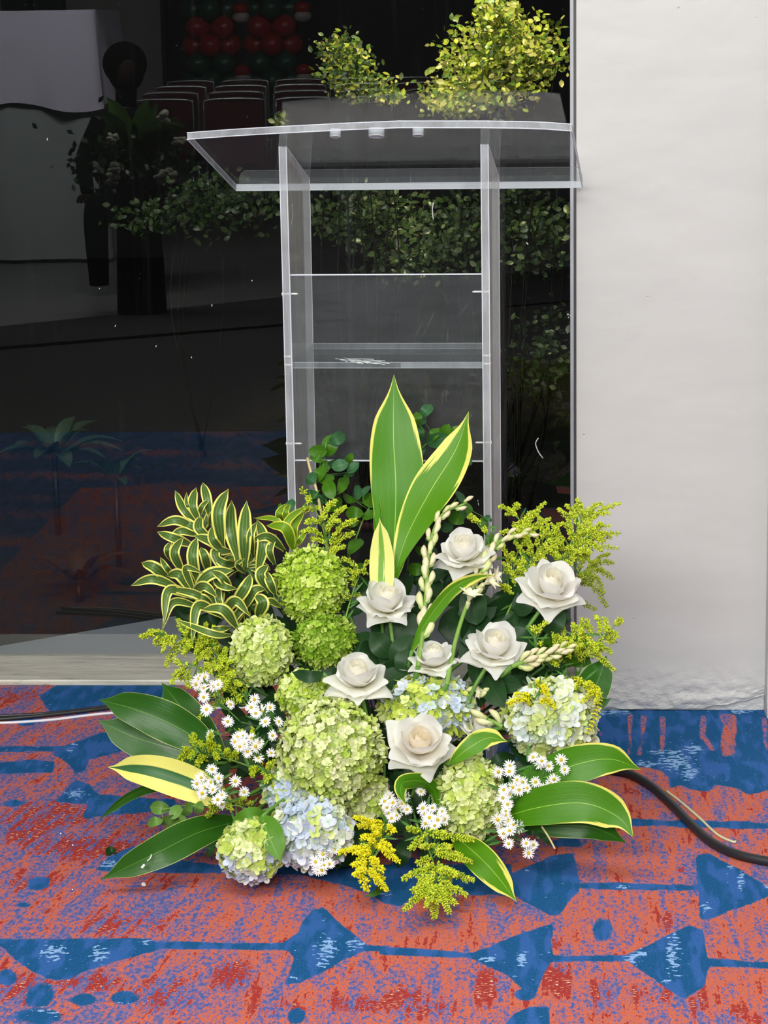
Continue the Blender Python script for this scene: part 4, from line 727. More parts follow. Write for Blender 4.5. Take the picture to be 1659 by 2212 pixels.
# filler greenery behind and between the flowers
def filler(label, cx, cy, rx, ry, n, mat, dy, L_=70, wf=.34, seed=1):
    rs = random.Random(seed); lf = []
    for i in range(n):
        an = rs.uniform(0, 6.28); q = rs.random() ** .5; x, y = cx + rx * q * math.cos(an), cy + ry * q * math.sin(an); lf.append((x, y, L_ * rs.uniform(.7, 1.2), math.degrees(math.atan2(-(y - 1600), x - 830)) + rs.uniform(-60, 60)))
    sprig(label, [(830 + (cx - 830) * .3, 1560 + (cy - 1560) * .3), ((830 + cx) / 2, (1560 + cy) / 2), (cx, cy)], lf, mat, name='foliage_branch', dy=dy, wf=wf, stemw=.003)
for a_ in [('dark rose foliage around the middle of the arrangement, left of the twisted leaf', 840, 1400, 70, 70, 14, 'rose_leaf', .05, 84, .4, 1), ('dark rose foliage between the two right hand roses', 1100, 1350, 110, 70, 22, 'rose_leaf', .06, 90, .4, 2), ('dark foliage below the right roses, above the white green hydrangea', 1120, 1470, 110, 50, 20, 'rose_leaf', .06, 70, .3, 3),
           ('dark foliage filling the left side behind the asters', 500, 1590, 110, 110, 26, 'rose_leaf', .07, 80, .3, 4), ('dark foliage deep behind the lowest rose', 900, 1700, 130, 80, 24, 'rose_leaf', .09, 70, .35, 5), ('dark foliage behind the yellow goldenrod at the bottom', 830, 1810, 150, 50, 24, 'rose_leaf', .07, 60, .3, 6),
           ('dark foliage behind the green hydrangeas', 640, 1420, 120, 110, 26, 'rose_leaf', .09, 70, .35, 7), ('shaded foliage under the dracaena cluster', 480, 1320, 100, 90, 26, 'rose_leaf', .08, 70, .28, 8), ('dark foliage at the right behind the asters', 1150, 1680, 90, 80, 20, 'rose_leaf', .07, 70, .3, 9), ('dark foliage above the topmost rose', 960, 1260, 90, 90, 14, 'rose_leaf', .09, 60, .35, 10),
           ('leafy branch behind the left centre rose', 740, 1280, 50, 60, 12, 'rose_leaf', .08, 56, .3, 11), ('leafy branch against the wall behind the far right goldenrod', 1190, 1400, 60, 50, 12, 'plain_leaf', .07, 80, .3, 12)]: filler(*a_)
bigleaf('bright hydrangea leaf between the two lowest hydrangeas', [(566, 1762, -.05), (578, 1800, -.06), (606, 1862, -.05)], 34, 20, 'hyd_leaf', name='hydrangea_leaf', a=.9, b=.6)
bigleaf('hydrangea leaf above the lowest left hydrangea', [(575, 1762, -.03), (540, 1768, -.05), (498, 1785, -.03)], 26, 24, 'hyd_leaf', name='hydrangea_leaf', a=.9, b=.6)
bigleaf('dark leaf peeking out at the left of the topmost green hydrangea', [(640, 1300, .02), (610, 1280, .01), (594, 1262, .02)], 20, 20, 'rose_leaf', name='hydrangea_leaf', a=.9, b=.6)
bigleaf('dark leaf between the middle green hydrangeas', [(700, 1455, -.02), (670, 1462, -.03), (630, 1452, -.02)], 14, 14, 'rose_leaf', name='hydrangea_leaf', a=.9, b=.6)
# ---- hydrangeas
def floret(mb_, p, nrm, s, col, rs, cup=.25, nseg=8, sep=4):
    Fm = frame_of(nrm, (rs.gauss(0, 1), rs.gauss(0, 1), rs.gauss(0, 1))); V = []; Fc = []; C_ = []
    for q in range(sep):
        a_ = q * 6.2832 / sep + rs.uniform(-.15, .15); ca, sa = math.cos(a_), math.sin(a_); b0 = len(V); sc = s * rs.uniform(.85, 1.12); k_ = rs.uniform(.93, 1.07); cp_ = cup * rs.uniform(.4, 2.4)
        ol = [(0.02, 0)] + [(.54 - .5 * math.cos(t_), .50 * math.sin(t_)) for t_ in np.linspace(.75, 6.2832 - .75, nseg)]
        for (x, y) in [(.52, 0)] + ol:
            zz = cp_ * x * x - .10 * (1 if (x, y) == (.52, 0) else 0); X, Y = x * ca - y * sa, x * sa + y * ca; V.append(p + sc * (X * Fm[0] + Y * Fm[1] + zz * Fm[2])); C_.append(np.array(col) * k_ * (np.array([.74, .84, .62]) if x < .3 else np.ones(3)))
        n_ = len(ol); Fc += [(b0, b0 + 1 + i, b0 + 1 + (i + 1) % n_) for i in range(n_)]
    mb_.add(V, Fc, 0, None, np.array(C_))
    blob(mb_, p + Fm[2] * s * .06, s * .12, s * .12, s * .12, Fm[2], TB_S, 0, np.array(col) * .85)
GB = [sr(192, 216, 78), sr(208, 226, 106), sr(174, 204, 60), sr(220, 234, 134)]; GP = [sr(214, 226, 134), sr(226, 236, 160), sr(200, 218, 104), sr(234, 240, 186)]; GC = [sr(222, 230, 158), sr(234, 236, 190), sr(206, 222, 124), sr(226, 226, 180), sr(198, 216, 104)]
BL = [sr(208, 219, 238), sr(216, 225, 240), sr(226, 231, 240), sr(198, 210, 236), sr(230, 234, 228)]; WG = [sr(232, 236, 200), sr(224, 232, 160), sr(236, 240, 226), sr(214, 226, 130), sr(230, 238, 238)]
def hydrangea(label, cx, cy, rx, ry, s_px, pal, dy=.03, seed=1, dens=1.0, bud=0.0, leafless=True, small=None):
    rs = random.Random(seed); k_ = PXM(cy, dy); c = P(cx, cy, dy); a, b = rx * k_, ry * k_; dz = (a + b) / 2 * .85; vw = view(c); Fm = frame_of(vw); Rt = unit(_R - vw * (_R @ vw)); Up = np.cross(vw, Rt)
    t = thing('hydrangea', c, label, 'flower', None); g = MB()
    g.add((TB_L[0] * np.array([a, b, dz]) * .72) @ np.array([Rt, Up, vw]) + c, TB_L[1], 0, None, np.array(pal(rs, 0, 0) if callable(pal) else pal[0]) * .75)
    s = s_px * k_; n = int(dens * 4 * math.pi * ((a * b) ** .5) ** 2 / (s * s * 1.3))
    for i in range(n):
        z_ = 1 - 2 * (i + .5) / n; an = i * 2.39996; r_ = math.sqrt(1 - z_ * z_); d = np.array([r_ * math.cos(an), r_ * math.sin(an), z_]) + np.array([rs.gauss(0, .06) for _ in range(3)]); d = unit(d)
        rad = rs.choice([1.03, 1.0, .95, .88]) * (1 + .04 * math.sin(d[0] * 9 + seed) * math.cos(d[1] * 8)); w_ = d * np.array([a, b, dz]) * rad; pos = c + w_[0] * Rt + w_[1] * Up + w_[2] * vw
        if pos[2] < s * .6: pos[2] = s * .6
        nr = unit((d[0] / a * Rt + d[1] / b * Up + d[2] / dz * vw)); nr = unit(nr + np.array([rs.gauss(0, .2) for _ in range(3)])); col = pal(rs, d[0], d[1]) if callable(pal) else rs.choice(pal)
        sz = s * rs.uniform(.75, 1.2); 
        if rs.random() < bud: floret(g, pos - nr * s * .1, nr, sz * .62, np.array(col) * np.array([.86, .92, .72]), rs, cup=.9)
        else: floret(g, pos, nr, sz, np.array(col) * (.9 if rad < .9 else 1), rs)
    n2 = int(n * .75)
    for i in range(n2):
        z_ = 1 - 2 * (i + .5) / n2; an = i * 2.39996 + 1; r_ = math.sqrt(1 - z_ * z_); d = unit(np.array([r_ * math.cos(an), r_ * math.sin(an), z_]))
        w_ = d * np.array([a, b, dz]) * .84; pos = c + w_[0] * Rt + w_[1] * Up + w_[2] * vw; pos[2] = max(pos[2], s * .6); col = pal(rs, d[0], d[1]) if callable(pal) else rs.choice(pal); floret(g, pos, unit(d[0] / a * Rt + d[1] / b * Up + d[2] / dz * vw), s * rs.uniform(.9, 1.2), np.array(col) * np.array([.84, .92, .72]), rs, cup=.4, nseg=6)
    g.build('flower_head', M['sepal'], t)
    g = MB(); p0 = c - vw * dz * .5; tube(g, spline([p0, p0 * .5 + to_foam(c) * .5 + np.array([0, .02, 0]), to_foam(c)], 12), .004, 6, 0, STEMC); g.build('stem', M['stem'], t)
def pal_mix(pa, pb, fn):
    return lambda rs, x, y: rs.choice(pb if rs.random() < fn(x, y) else pa)
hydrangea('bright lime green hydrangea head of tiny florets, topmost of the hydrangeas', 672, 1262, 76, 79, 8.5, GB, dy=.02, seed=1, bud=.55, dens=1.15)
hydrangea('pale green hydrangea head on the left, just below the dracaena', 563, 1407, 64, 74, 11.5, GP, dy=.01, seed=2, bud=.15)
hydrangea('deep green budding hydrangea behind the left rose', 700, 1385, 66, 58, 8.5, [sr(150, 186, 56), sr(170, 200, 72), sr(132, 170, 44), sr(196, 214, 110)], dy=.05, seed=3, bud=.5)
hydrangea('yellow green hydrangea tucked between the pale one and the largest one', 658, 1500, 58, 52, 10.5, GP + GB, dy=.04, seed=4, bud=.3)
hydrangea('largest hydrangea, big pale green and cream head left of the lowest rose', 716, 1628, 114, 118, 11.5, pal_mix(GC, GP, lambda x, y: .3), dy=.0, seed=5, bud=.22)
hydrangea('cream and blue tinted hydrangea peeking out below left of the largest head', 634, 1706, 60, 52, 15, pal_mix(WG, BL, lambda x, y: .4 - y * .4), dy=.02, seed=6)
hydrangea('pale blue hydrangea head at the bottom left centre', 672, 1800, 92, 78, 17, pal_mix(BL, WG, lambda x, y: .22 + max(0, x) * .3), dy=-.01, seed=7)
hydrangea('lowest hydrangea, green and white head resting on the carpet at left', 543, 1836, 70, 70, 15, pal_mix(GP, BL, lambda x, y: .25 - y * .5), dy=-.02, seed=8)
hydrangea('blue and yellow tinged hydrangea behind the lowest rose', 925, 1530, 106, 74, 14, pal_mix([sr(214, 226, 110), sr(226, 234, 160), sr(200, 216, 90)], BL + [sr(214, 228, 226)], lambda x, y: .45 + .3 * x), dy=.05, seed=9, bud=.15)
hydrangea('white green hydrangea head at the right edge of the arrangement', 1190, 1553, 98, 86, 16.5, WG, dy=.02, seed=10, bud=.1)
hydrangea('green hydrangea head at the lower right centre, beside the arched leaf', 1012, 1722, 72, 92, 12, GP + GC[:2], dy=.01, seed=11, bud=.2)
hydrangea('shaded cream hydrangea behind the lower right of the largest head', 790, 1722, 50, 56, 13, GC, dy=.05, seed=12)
# ---- roses
def petal(mb_, Fm, c, Rr, phi, r0, a0, a1, ln, W, roll=.2, wrap=1.0, point=.2, rs=None, c0=None, c1=None, z0=0.0, nl=12, nw=11):
    dv = ln / (nl - 1); r_, z_ = r0, z0; prof2 = []
    for i in range(nl):
        v_ = i / (nl - 1); th_ = a0 + (a1 - a0) * v_ ** 1.5; prof2.append((r_, z_, th_)); r_ += math.sin(th_) * dv; z_ += math.cos(th_) * dv
    V = []; Cc = []; rip = rs.uniform(0, 6.28); sk = rs.uniform(-.12, .12)
    for i in range(nl):
        for k in range(nw):
            u = -1 + 2 * k / (nw - 1); v_ = i / (nl - 1) * (1 - point * abs(u) ** 1.5 - .03); fi = v_ * (nl - 1); j = min(int(fi), nl - 2); fr_ = fi - j
            rr = prof2[j][0] * (1 - fr_) + prof2[j + 1][0] * fr_; zz = prof2[j][1] * (1 - fr_) + prof2[j + 1][1] * fr_; th_ = prof2[j][2] * (1 - fr_) + prof2[j + 1][2] * fr_
            w_ = W * (.25 + .75 * math.sin(min(1, (i / (nl - 1)) * 1.18) * math.pi * .62)); w_ *= 1 - .42 * (max(0, i / (nl - 1) - .72) / .28) ** 1.6 * min(1, point / .2); Rw = max(rr / wrap, .12) if wrap > 0 else 9; dl = max(-1.35, min(1.35, u * w_ / Rw)); tang = Rw * math.sin(dl) + sk * v_ * ln; rad = rr - Rw * (1 - math.cos(dl)); nR, nZ = -math.cos(th_), math.sin(th_)
            bk_ = -roll * max(0, abs(u) - .45) ** 1.6 * v_ ** 1.5 - roll * .35 * max(0, v_ - .8) + .018 * math.sin(u * 5 + rip + v_ * 4) * v_
            rad += nR * bk_; zz += nZ * bk_
            x = rad * math.cos(phi) - tang * math.sin(phi); y = rad * math.sin(phi) + tang * math.cos(phi)
            V.append(c + Rr * (x * Fm[0] + y * Fm[1] + zz * Fm[2])); Cc.append(np.array(c0) * (1 - v_) ** 1.3 + np.array(c1) * (1 - (1 - v_) ** 1.3))
    f = [(i * nw + k, i * nw + k + 1, (i + 1) * nw + k + 1, (i + 1) * nw + k) for i in range(nl - 1) for k in range(nw - 1)]
    mb_.add(V, f, 0, None, np.array(Cc))
def rose(label, cx, cy, rpx, tilt=48, side=0.0, seed=1, dy=-.02, stem=None, open_=1.0, cream=1.0, leaves=()):
    rs = random.Random(seed); k_ = PXM(cy, dy); Rr = rpx * k_; c0_ = P(cx, cy, dy); vw = view(c0_); Rt = unit(_R - vw * (_R @ vw)); Up = np.cross(vw, Rt); ta = math.radians(tilt + 7)
    ax = unit(vw * math.cos(ta) + (Up * math.cos(side) + Rt * math.sin(side)) * math.sin(ta)); c = c0_ - ax * Rr * .42; Fm = frame_of(ax, (rs.gauss(0, 1), rs.gauss(0, 1), .1))
    t = thing('rose', c, label, 'flower', None); WHT = np.array(sr(254, 254, 252)); CR = np.array(sr(254, 251, 238)) * (1, 1, 1); CR = WHT * (1 - cream) + CR * cream if cream <= 1 else np.array(sr(254, 246, 228)); BS = np.array(sr(250, 247, 222))
    g = MB(); ph = rs.uniform(0, 6.28)
    for i in range(3): petal(g, Fm, c, Rr, ph + i * 2.09, .06, .30, -.42, .80, .26, .0, 1.2, .05, rs, CR * .95, CR, z0=.05)
    for i in range(4): petal(g, Fm, c, Rr, ph + .6 + i * 1.571, .11, .48, -.42, .88, .44, .04, 1.1, .07, rs, CR * .96, CR, z0=.03)
    g.build('rosebud_centre', M['petal'], t)
    for (n_, r0, a0, a1, ln, W, roll, wrap, pt, z0) in [(4, .13, .72, -.30, .94, .58, .14, 1.0, .10, .02), (4, .13, .92, .15 * open_, 1.0, .58, .45, .85, .16, .0), (5, .13, 1.05, 1.25 * open_, 1.04, .52, .62, .5, .30, -.02), (5, .12, 1.25, 2.1 * open_, 1.10, .48, .75, .35, .40, -.05)]:
        ph = rs.uniform(0, 6.28)
        for i in range(n_):
            g = MB(); petal(g, Fm, c, Rr, ph + i * 6.2832 / n_ + rs.uniform(-.16, .16), r0, a0 + rs.uniform(-.1, .1), a1 + rs.uniform(-.4, .35), ln * rs.uniform(.86, 1.12), W * rs.uniform(.92, 1.12), roll * rs.uniform(.6, 1.3), wrap, pt, rs, BS * .95 if n_ == 5 and a0 > .9 else CR * .93, WHT * .97 if a0 > .5 else CR, z0=z0); g.build('petal', M['petal'], t)
    g = MB(); blob(g, c - ax * Rr * .02, Rr * .13, Rr * .13, Rr * .14, ax, TB_M, 0, STEMC)
    for i in range(5):
        a_ = i * 1.2566; d = Fm[0] * math.cos(a_) + Fm[1] * math.sin(a_); leaf(g, [c, c + d * Rr * .3 - ax * Rr * .12, c + d * Rr * .42 - ax * Rr * .35], Rr * .07, Rr * .07, nl=7, nw=3, side=unit(np.cross(d, ax)), col=np.array(STEMC))
    g.build('calyx', M['stem'], t)
    if stem:
        pp = [c] + [P(x, y, dy + d_) for x, y, d_ in stem]; g = MB(); tube(g, spline(pp, 18), .0034, 8, 0, sr(98, 138, 62)); g.build('stem', M['stem'], t)
    for (x, y, l, an) in leaves:
        a_ = math.radians(an); g = MB(); p0, p2 = P(x, y, dy + .05), P(x + math.cos(a_) * l, y - math.sin(a_) * l, dy + .03); leaf(g, [p0, (p0 + p2) / 2 + vw * .01, p2], l * .36 * k_, l * .36 * k_, a=.9, b=.6, nl=14, nw=7, base=.03, fold=.1, roll=rs.uniform(-.4, .4)); g.build('leaf', M['rose_leaf'], t)
rose('white rose at left centre, directly below the tallest leaf', 836, 1296, 66, 50, .02, 11, stem=[(845, 1360, .03), (852, 1440, .05), (856, 1500, .07)], leaves=[(850, 1440, 80, 60), (845, 1420, 70, 130), (870, 1460, 70, 80)])
rose('topmost white rose, between the two tuberose stalks', 1001, 1186, 66, 48, -.15, 12, dy=-.03, stem=[(985, 1250, .03), (925, 1350, .05), (905, 1400, .07)], leaves=[(1030, 1260, 50, 250)])
rose('white rose furthest right, in front of the goldenrod and wall', 1192, 1262, 74, 40, .25, 23, dy=-.02, stem=[(1165, 1320, .03), (1132, 1370, .05), (1110, 1430, .07)], leaves=[(1180, 1370, 70, 60), (1150, 1400, 70, 140)])
rose('white rose in front of the budding green hydrangea', 774, 1456, 70, 44, -.05, 34, dy=-.05, stem=[(790, 1540, .05), (800, 1600, .08)])
rose('smaller white rose at the centre, above the blue yellow hydrangea', 936, 1417, 58, 52, -.05, 25, dy=-.02, open_=.9, stem=[(940, 1480, .03), (930, 1550, .06)])
rose('white rose right of centre, beside the sideways tuberose', 1071, 1394, 70, 42, .2, 36, dy=-.03, stem=[(1045, 1450, .02), (1020, 1495, .04), (1005, 1550, .07)], leaves=[(1050, 1460, 80, 300), (1060, 1470, 70, 350), (1030, 1350, 90, 100), (1120, 1330, 60, 60)])
rose('lowest white rose facing the viewer with a peach tinted heart', 907, 1603, 80, 26, .12, 47, dy=-.07, cream=1.2, stem=[(905, 1680, .06), (890, 1720, .09)])
rose('shaded ivory rose half hidden behind the blue yellow hydrangea', 1036, 1572, 44, 60, .6, 48, dy=.04)
rose('ivory rose mostly hidden behind the smaller centre rose', 884, 1438, 34, 60, -.6, 49, dy=.03)
# ---- tuberoses
PB = [sr(222, 224, 168), sr(228, 226, 182), sr(208, 214, 146), sr(228, 218, 180)]
def tuberose(label, path, nb, L0, L1, dy=-.02, open_at=(), seed=1, start=.12, spread=.55):
    rs = random.Random(seed); pp = spline([P(x, y, dy) for x, y in path], 60); base = pp[0]; t = thing('tuberose', base, label, 'flower'); g = MB(); tube(g, pp, np.linspace(.0042, .002, 60), 8, 0, sr(120, 156, 70)); tube(g, spline([base, to_foam(base)], 6), .004, 6, 0, STEMC); g.build('stem', M['stem'], t); T = np.gradient(pp, axis=0); k_ = PXM(path[1][1], dy)
    for i in range(nb):
        f_ = start + (1 - start) * i / (nb - 1); j = min(59, int(f_ * 59)); tg = unit(T[j]); vw = view(pp[j]); sd = unit(np.cross(tg, vw)); an = i * 2.3 + rs.uniform(-.3, .3); o_ = sd * math.cos(an) + vw * abs(math.sin(an)) * .8; sp = spread * (1 - .35 * f_); d = unit(tg + o_ * sp); l = (L0 + (L1 - L0) * f_) * k_ * rs.uniform(.9, 1.1); p0 = pp[j] + o_ * .003; col = np.array(rs.choice(PB)); g = MB(); n_ = 10
        cl = spline([p0, p0 + d * l * .5 + o_ * l * .04, p0 + unit(d + tg * .4) * l], n_); rad = np.array([.09, .11, .13, .16, .185, .195, .19, .16, .11, .03]) * l; b0 = g.n; tube(g, cl, rad, 8, 0, col)
        c_ = g.c[-1].copy() if False else None
        cols = np.array([[col * (1 - max(0, (q / (n_ - 1)) - .75) * .5) if rs else col] for q in range(n_) for _ in range(8)]).reshape(-1, 3); tint_ = np.array([np.clip((q / (n_ - 1) - .7) * 1.6, 0, .38) for q in range(n_) for _ in range(8)])[:, None]; gre = np.array([np.clip(.35 - q / (n_ - 1), 0, .35) * 2 for q in range(n_) for _ in range(8)])[:, None]
        g.c[-1] = (col[None] * (1 - tint_) + np.array(sr(226, 180, 156))[None] * tint_) * (1 - gre) + np.array(sr(150, 178, 90))[None] * gre; g.build('flower_bud', M['tuberose'], t)
        bq = MB(); leaf(bq, [pp[j], p0 + d * l * .18 + o_ * .002, p0 + d * l * .42], .16 * l, .16 * l, nl=6, nw=5, base=.9, a=.7, fold=.5, col=np.array(sr(140, 170, 84))); bq.build('bract', M['stem'], t)
    for (x, y, an, l) in open_at:
        a_ = math.radians(an); c = P(x, y, dy - .01); vw = view(c); Rt = unit(_R - vw * (_R @ vw)); Up = np.cross(vw, Rt); ax = unit(Rt * math.cos(a_) + Up * math.sin(a_) + vw * .5); Fm = frame_of(ax); R_ = l * k_; g = MB(); near = pp[np.argmin(np.linalg.norm(pp - c, axis=1))]
        tube(g, spline([near, c - ax * R_ * .4, c], 8), [.0018, .002, .0022, .0025, .003, .0035, .004, .004], 8, 0, PB[0])
        for q in range(6):
            aa = q * 1.047; d = Fm[0] * math.cos(aa) + Fm[1] * math.sin(aa); leaf(g, [c, c + ax * R_ * .4 + d * R_ * .2, c + ax * R_ * .6 + d * R_ * .62], R_ * .17, R_ * .17, nl=8, nw=5, base=.4, side=unit(np.cross(d, ax)), fold=.3, col=np.array(sr(234, 230, 200)))
        g.build('open_flower', M['tuberose'], t)
tuberose('tuberose stalk with pinkish buds, curving up left of the topmost rose', [(903, 1440), (915, 1350), (922, 1250), (930, 1170), (955, 1112), (1004, 1088)], 24, 50, 24, dy=-.03, seed=1, start=.18, spread=.4)
tuberose('tuberose stalk with pale buds and open florets, right of the topmost rose', [(965, 1480), (985, 1380), (1015, 1290), (1050, 1215), (1085, 1165), (1142, 1150)], 20, 46, 24, dy=-.02, seed=2, open_at=[(1012, 1300, 75, 46), (1045, 1262, 30, 44), (1058, 1245, 10, 36)], start=.52, spread=.6)
tuberose('short tuberose stalk lying sideways with pale green buds at right', [(1105, 1440), (1145, 1425), (1185, 1412), (1224, 1400)], 18, 36, 24, dy=-.03, seed=3, spread=.75)
tuberose('small tuberose florets hanging below the right centre rose', [(1100, 1450), (1085, 1475), (1060, 1490), (1040, 1495)], 4, 34, 34, dy=.02, seed=4, open_at=[(1078, 1468, 280, 26), (1046, 1491, 190, 30)], start=.3)
tuberose('tuberose bud pair just right of the blue yellow hydrangea', [(1085, 1570), (1068, 1560), (1052, 1552)], 3, 38, 38, dy=.01, seed=5, start=.2)
# ---- asters
def aster_spray(label, fl_, root, dy=-.02, r=14.6, seed=1):
    rs = random.Random(seed); base = P(root[0], root[1], dy + .07); t = thing('aster_spray', base, label, 'flower'); g = MB(); tube(g, spline([base, to_foam(base)], 6), .0018, 5, 0, STEMD)
    mid = P(sum(f[0] for f in fl_) / len(fl_) * .6 + root[0] * .4, sum(f[1] for f in fl_) / len(fl_) * .6 + root[1] * .4, dy + .035); tube(g, spline([base, mid], 6), .0014, 5, 0, STEMC); heads = []
    for i, f in enumerate(fl_):
        x, y = f[0] + rs.uniform(-1, 1), f[1] + rs.uniform(-1, 1); c = P(x, y, dy + rs.uniform(-.012, .012)); k_ = PXM(y, dy); vw = view(c); ax = unit(vw * 1.0 + _U * (f[3] if len(f) > 3 else rs.uniform(-.2, .65)) + _R * (f[2] if len(f) > 2 else rs.uniform(-.55, .55))); heads.append((c, ax, k_)); tube(g, spline([mid, (mid + c) / 2 - ax * .01, c - ax * .003], 8), .0007, 4, 0, STEMC)
    for _ in range(len(fl_)):
        c, ax, k_ = rs.choice(heads); q_ = (mid + c) / 2 + np.array([rs.uniform(-.01, .01) for _ in range(3)]); d = unit([rs.gauss(0, 1), rs.gauss(-.3, .5), rs.gauss(.4, 1)]); leaf(g, [q_, q_ + d * .014, q_ + d * .03], .0022, .0022, nl=6, nw=3, col=np.array(sr(70, 116, 50)))
    g.build('stems', M['stem'], t)
    for c, ax, k_ in heads:
        Fm = frame_of(ax, (rs.gauss(0, 1), rs.gauss(0, 1), 0)); R_ = r * k_ * rs.uniform(.85, 1.1); h = MB(); n_ = rs.randint(15, 19); hc = np.array(sr(250, 248, 246)) * rs.uniform(.94, 1.0)
        for i in range(n_):
            a_ = i * 6.2832 / n_ + rs.uniform(-.08, .08); d = Fm[0] * math.cos(a_) + Fm[1] * math.sin(a_); s_ = np.cross(ax, d); l = R_ * rs.uniform(.82, 1.08); w_ = R_ * .105; up = rs.uniform(-.12, .28); p_ = [c + d * R_ * .18, c + d * l * .6 + ax * l * up * .6, c + d * l + ax * l * up * .8]
            V = [p_[0] - s_ * w_ * .5, p_[0] + s_ * w_ * .5, p_[1] - s_ * w_, p_[1] + ax * w_ * .3, p_[1] + s_ * w_, p_[2] - s_ * w_ * .55, p_[2] + s_ * w_ * .55]; h.add(V, [(0, 1, 4, 3), (0, 3, 2), (2, 3, 5), (3, 4, 6), (3, 6, 5)], 0, None, hc)
        hd = h.build('flower_head', M['aster'], t); dk = MB(); blob(dk, c + ax * R_ * .05, R_ * .27, R_ * .27, R_ * .16, ax, TB_M, 0, np.array(sr(222, 200, 50)) * rs.uniform(.85, 1.1)); dk.build('disc', M['bud'], hd)
A_ = [('white aster spray at the upper left, in front of the goldenrod', [(428, 1466), (424, 1478), (442, 1462), (440, 1487), (463, 1482), (440, 1507), (447, 1533), (472, 1478)], (520, 1560), 1),
      ('single pair of white asters between the left leaf and the left goldenrod', [(491, 1558, 0, .2), (455, 1588, -.8, .2), (497, 1522, .7, .8)], (540, 1600), 2),
      ('white aster spray just left of the yellow green hydrangea', [(543, 1528), (551, 1512), (563, 1536), (584, 1528), (573, 1560), (603, 1558), (552, 1540), (588, 1588)], (590, 1600), 3),
      ('white aster spray left of the largest hydrangea', [(508, 1603), (524, 1588), (527, 1608), (543, 1594), (560, 1604), (514, 1592), (558, 1638), (586, 1626), (535, 1624), (518, 1612), (552, 1612)], (590, 1650), 4),
      ('white aster spray lying over the yellow leaf', [(434, 1680), (457, 1663), (440, 1702), (472, 1682), (468, 1698), (426, 1694), (478, 1717), (478, 1738), (508, 1688), (528, 1711), (456, 1690), (460, 1706), (470, 1727), (436, 1715)], (540, 1720), 5),
      ('white aster spray in front of the pale blue hydrangea', [(681, 1861, .1, .1), (697, 1846), (700, 1868), (712, 1866), (686, 1880), (722, 1836), (706, 1812), (752, 1800), (694, 1880)], (740, 1800), 6),
      ('white aster spray below the lowest rose, left of the arched leaf tip', [(841, 1722), (836, 1745), (850, 1735), (860, 1750), (838, 1758), (857, 1762), (868, 1736), (880, 1748), (846, 1768), (872, 1722), (830, 1732)], (880, 1780), 7),
      ('white aster spray below the arched leaf, touching the lower green hydrangea', [(914, 1745), (928, 1765, 0, .2), (955, 1753), (945, 1772), (918, 1758), (908, 1711, .3, .6), (934, 1745), (960, 1768), (938, 1784), (918, 1778)], (930, 1790), 8),
      ('white aster spray under the white green hydrangea at right', [(1152, 1636), (1170, 1643), (1187, 1655, 0, .1), (1212, 1641, .2, 0), (1220, 1663, .2, 0), (1100, 1655), (1101, 1667), (1077, 1668), (1190, 1690), (1157, 1690, 0, 0), (1175, 1705), (1196, 1684), (1168, 1650)], (1120, 1700), 9),
      ('white aster spray right beside the lower green hydrangea', [(1117, 1685), (1121, 1706), (1102, 1716), (1086, 1724), (1138, 1702), (1107, 1700), (1096, 1738), (1092, 1752), (1130, 1690), (1088, 1706), (1098, 1728)], (1090, 1740), 10),
      ('lowest white aster spray on the right, over the dark lower leaf', [(1084, 1789), (1098, 1774), (1101, 1795), (1122, 1785, .8, 0), (1092, 1760), (1076, 1771), (1088, 1800), (1108, 1782), (1098, 1822, 0, .1), (1137, 1822, 0, .1), (1152, 1825, .1, 0), (1142, 1842, 0, 0)], (1060, 1800), 11)]
for lb, f_, r_, sd_ in A_: aster_spray(lb, f_, r_, seed=sd_, dy=-.035)
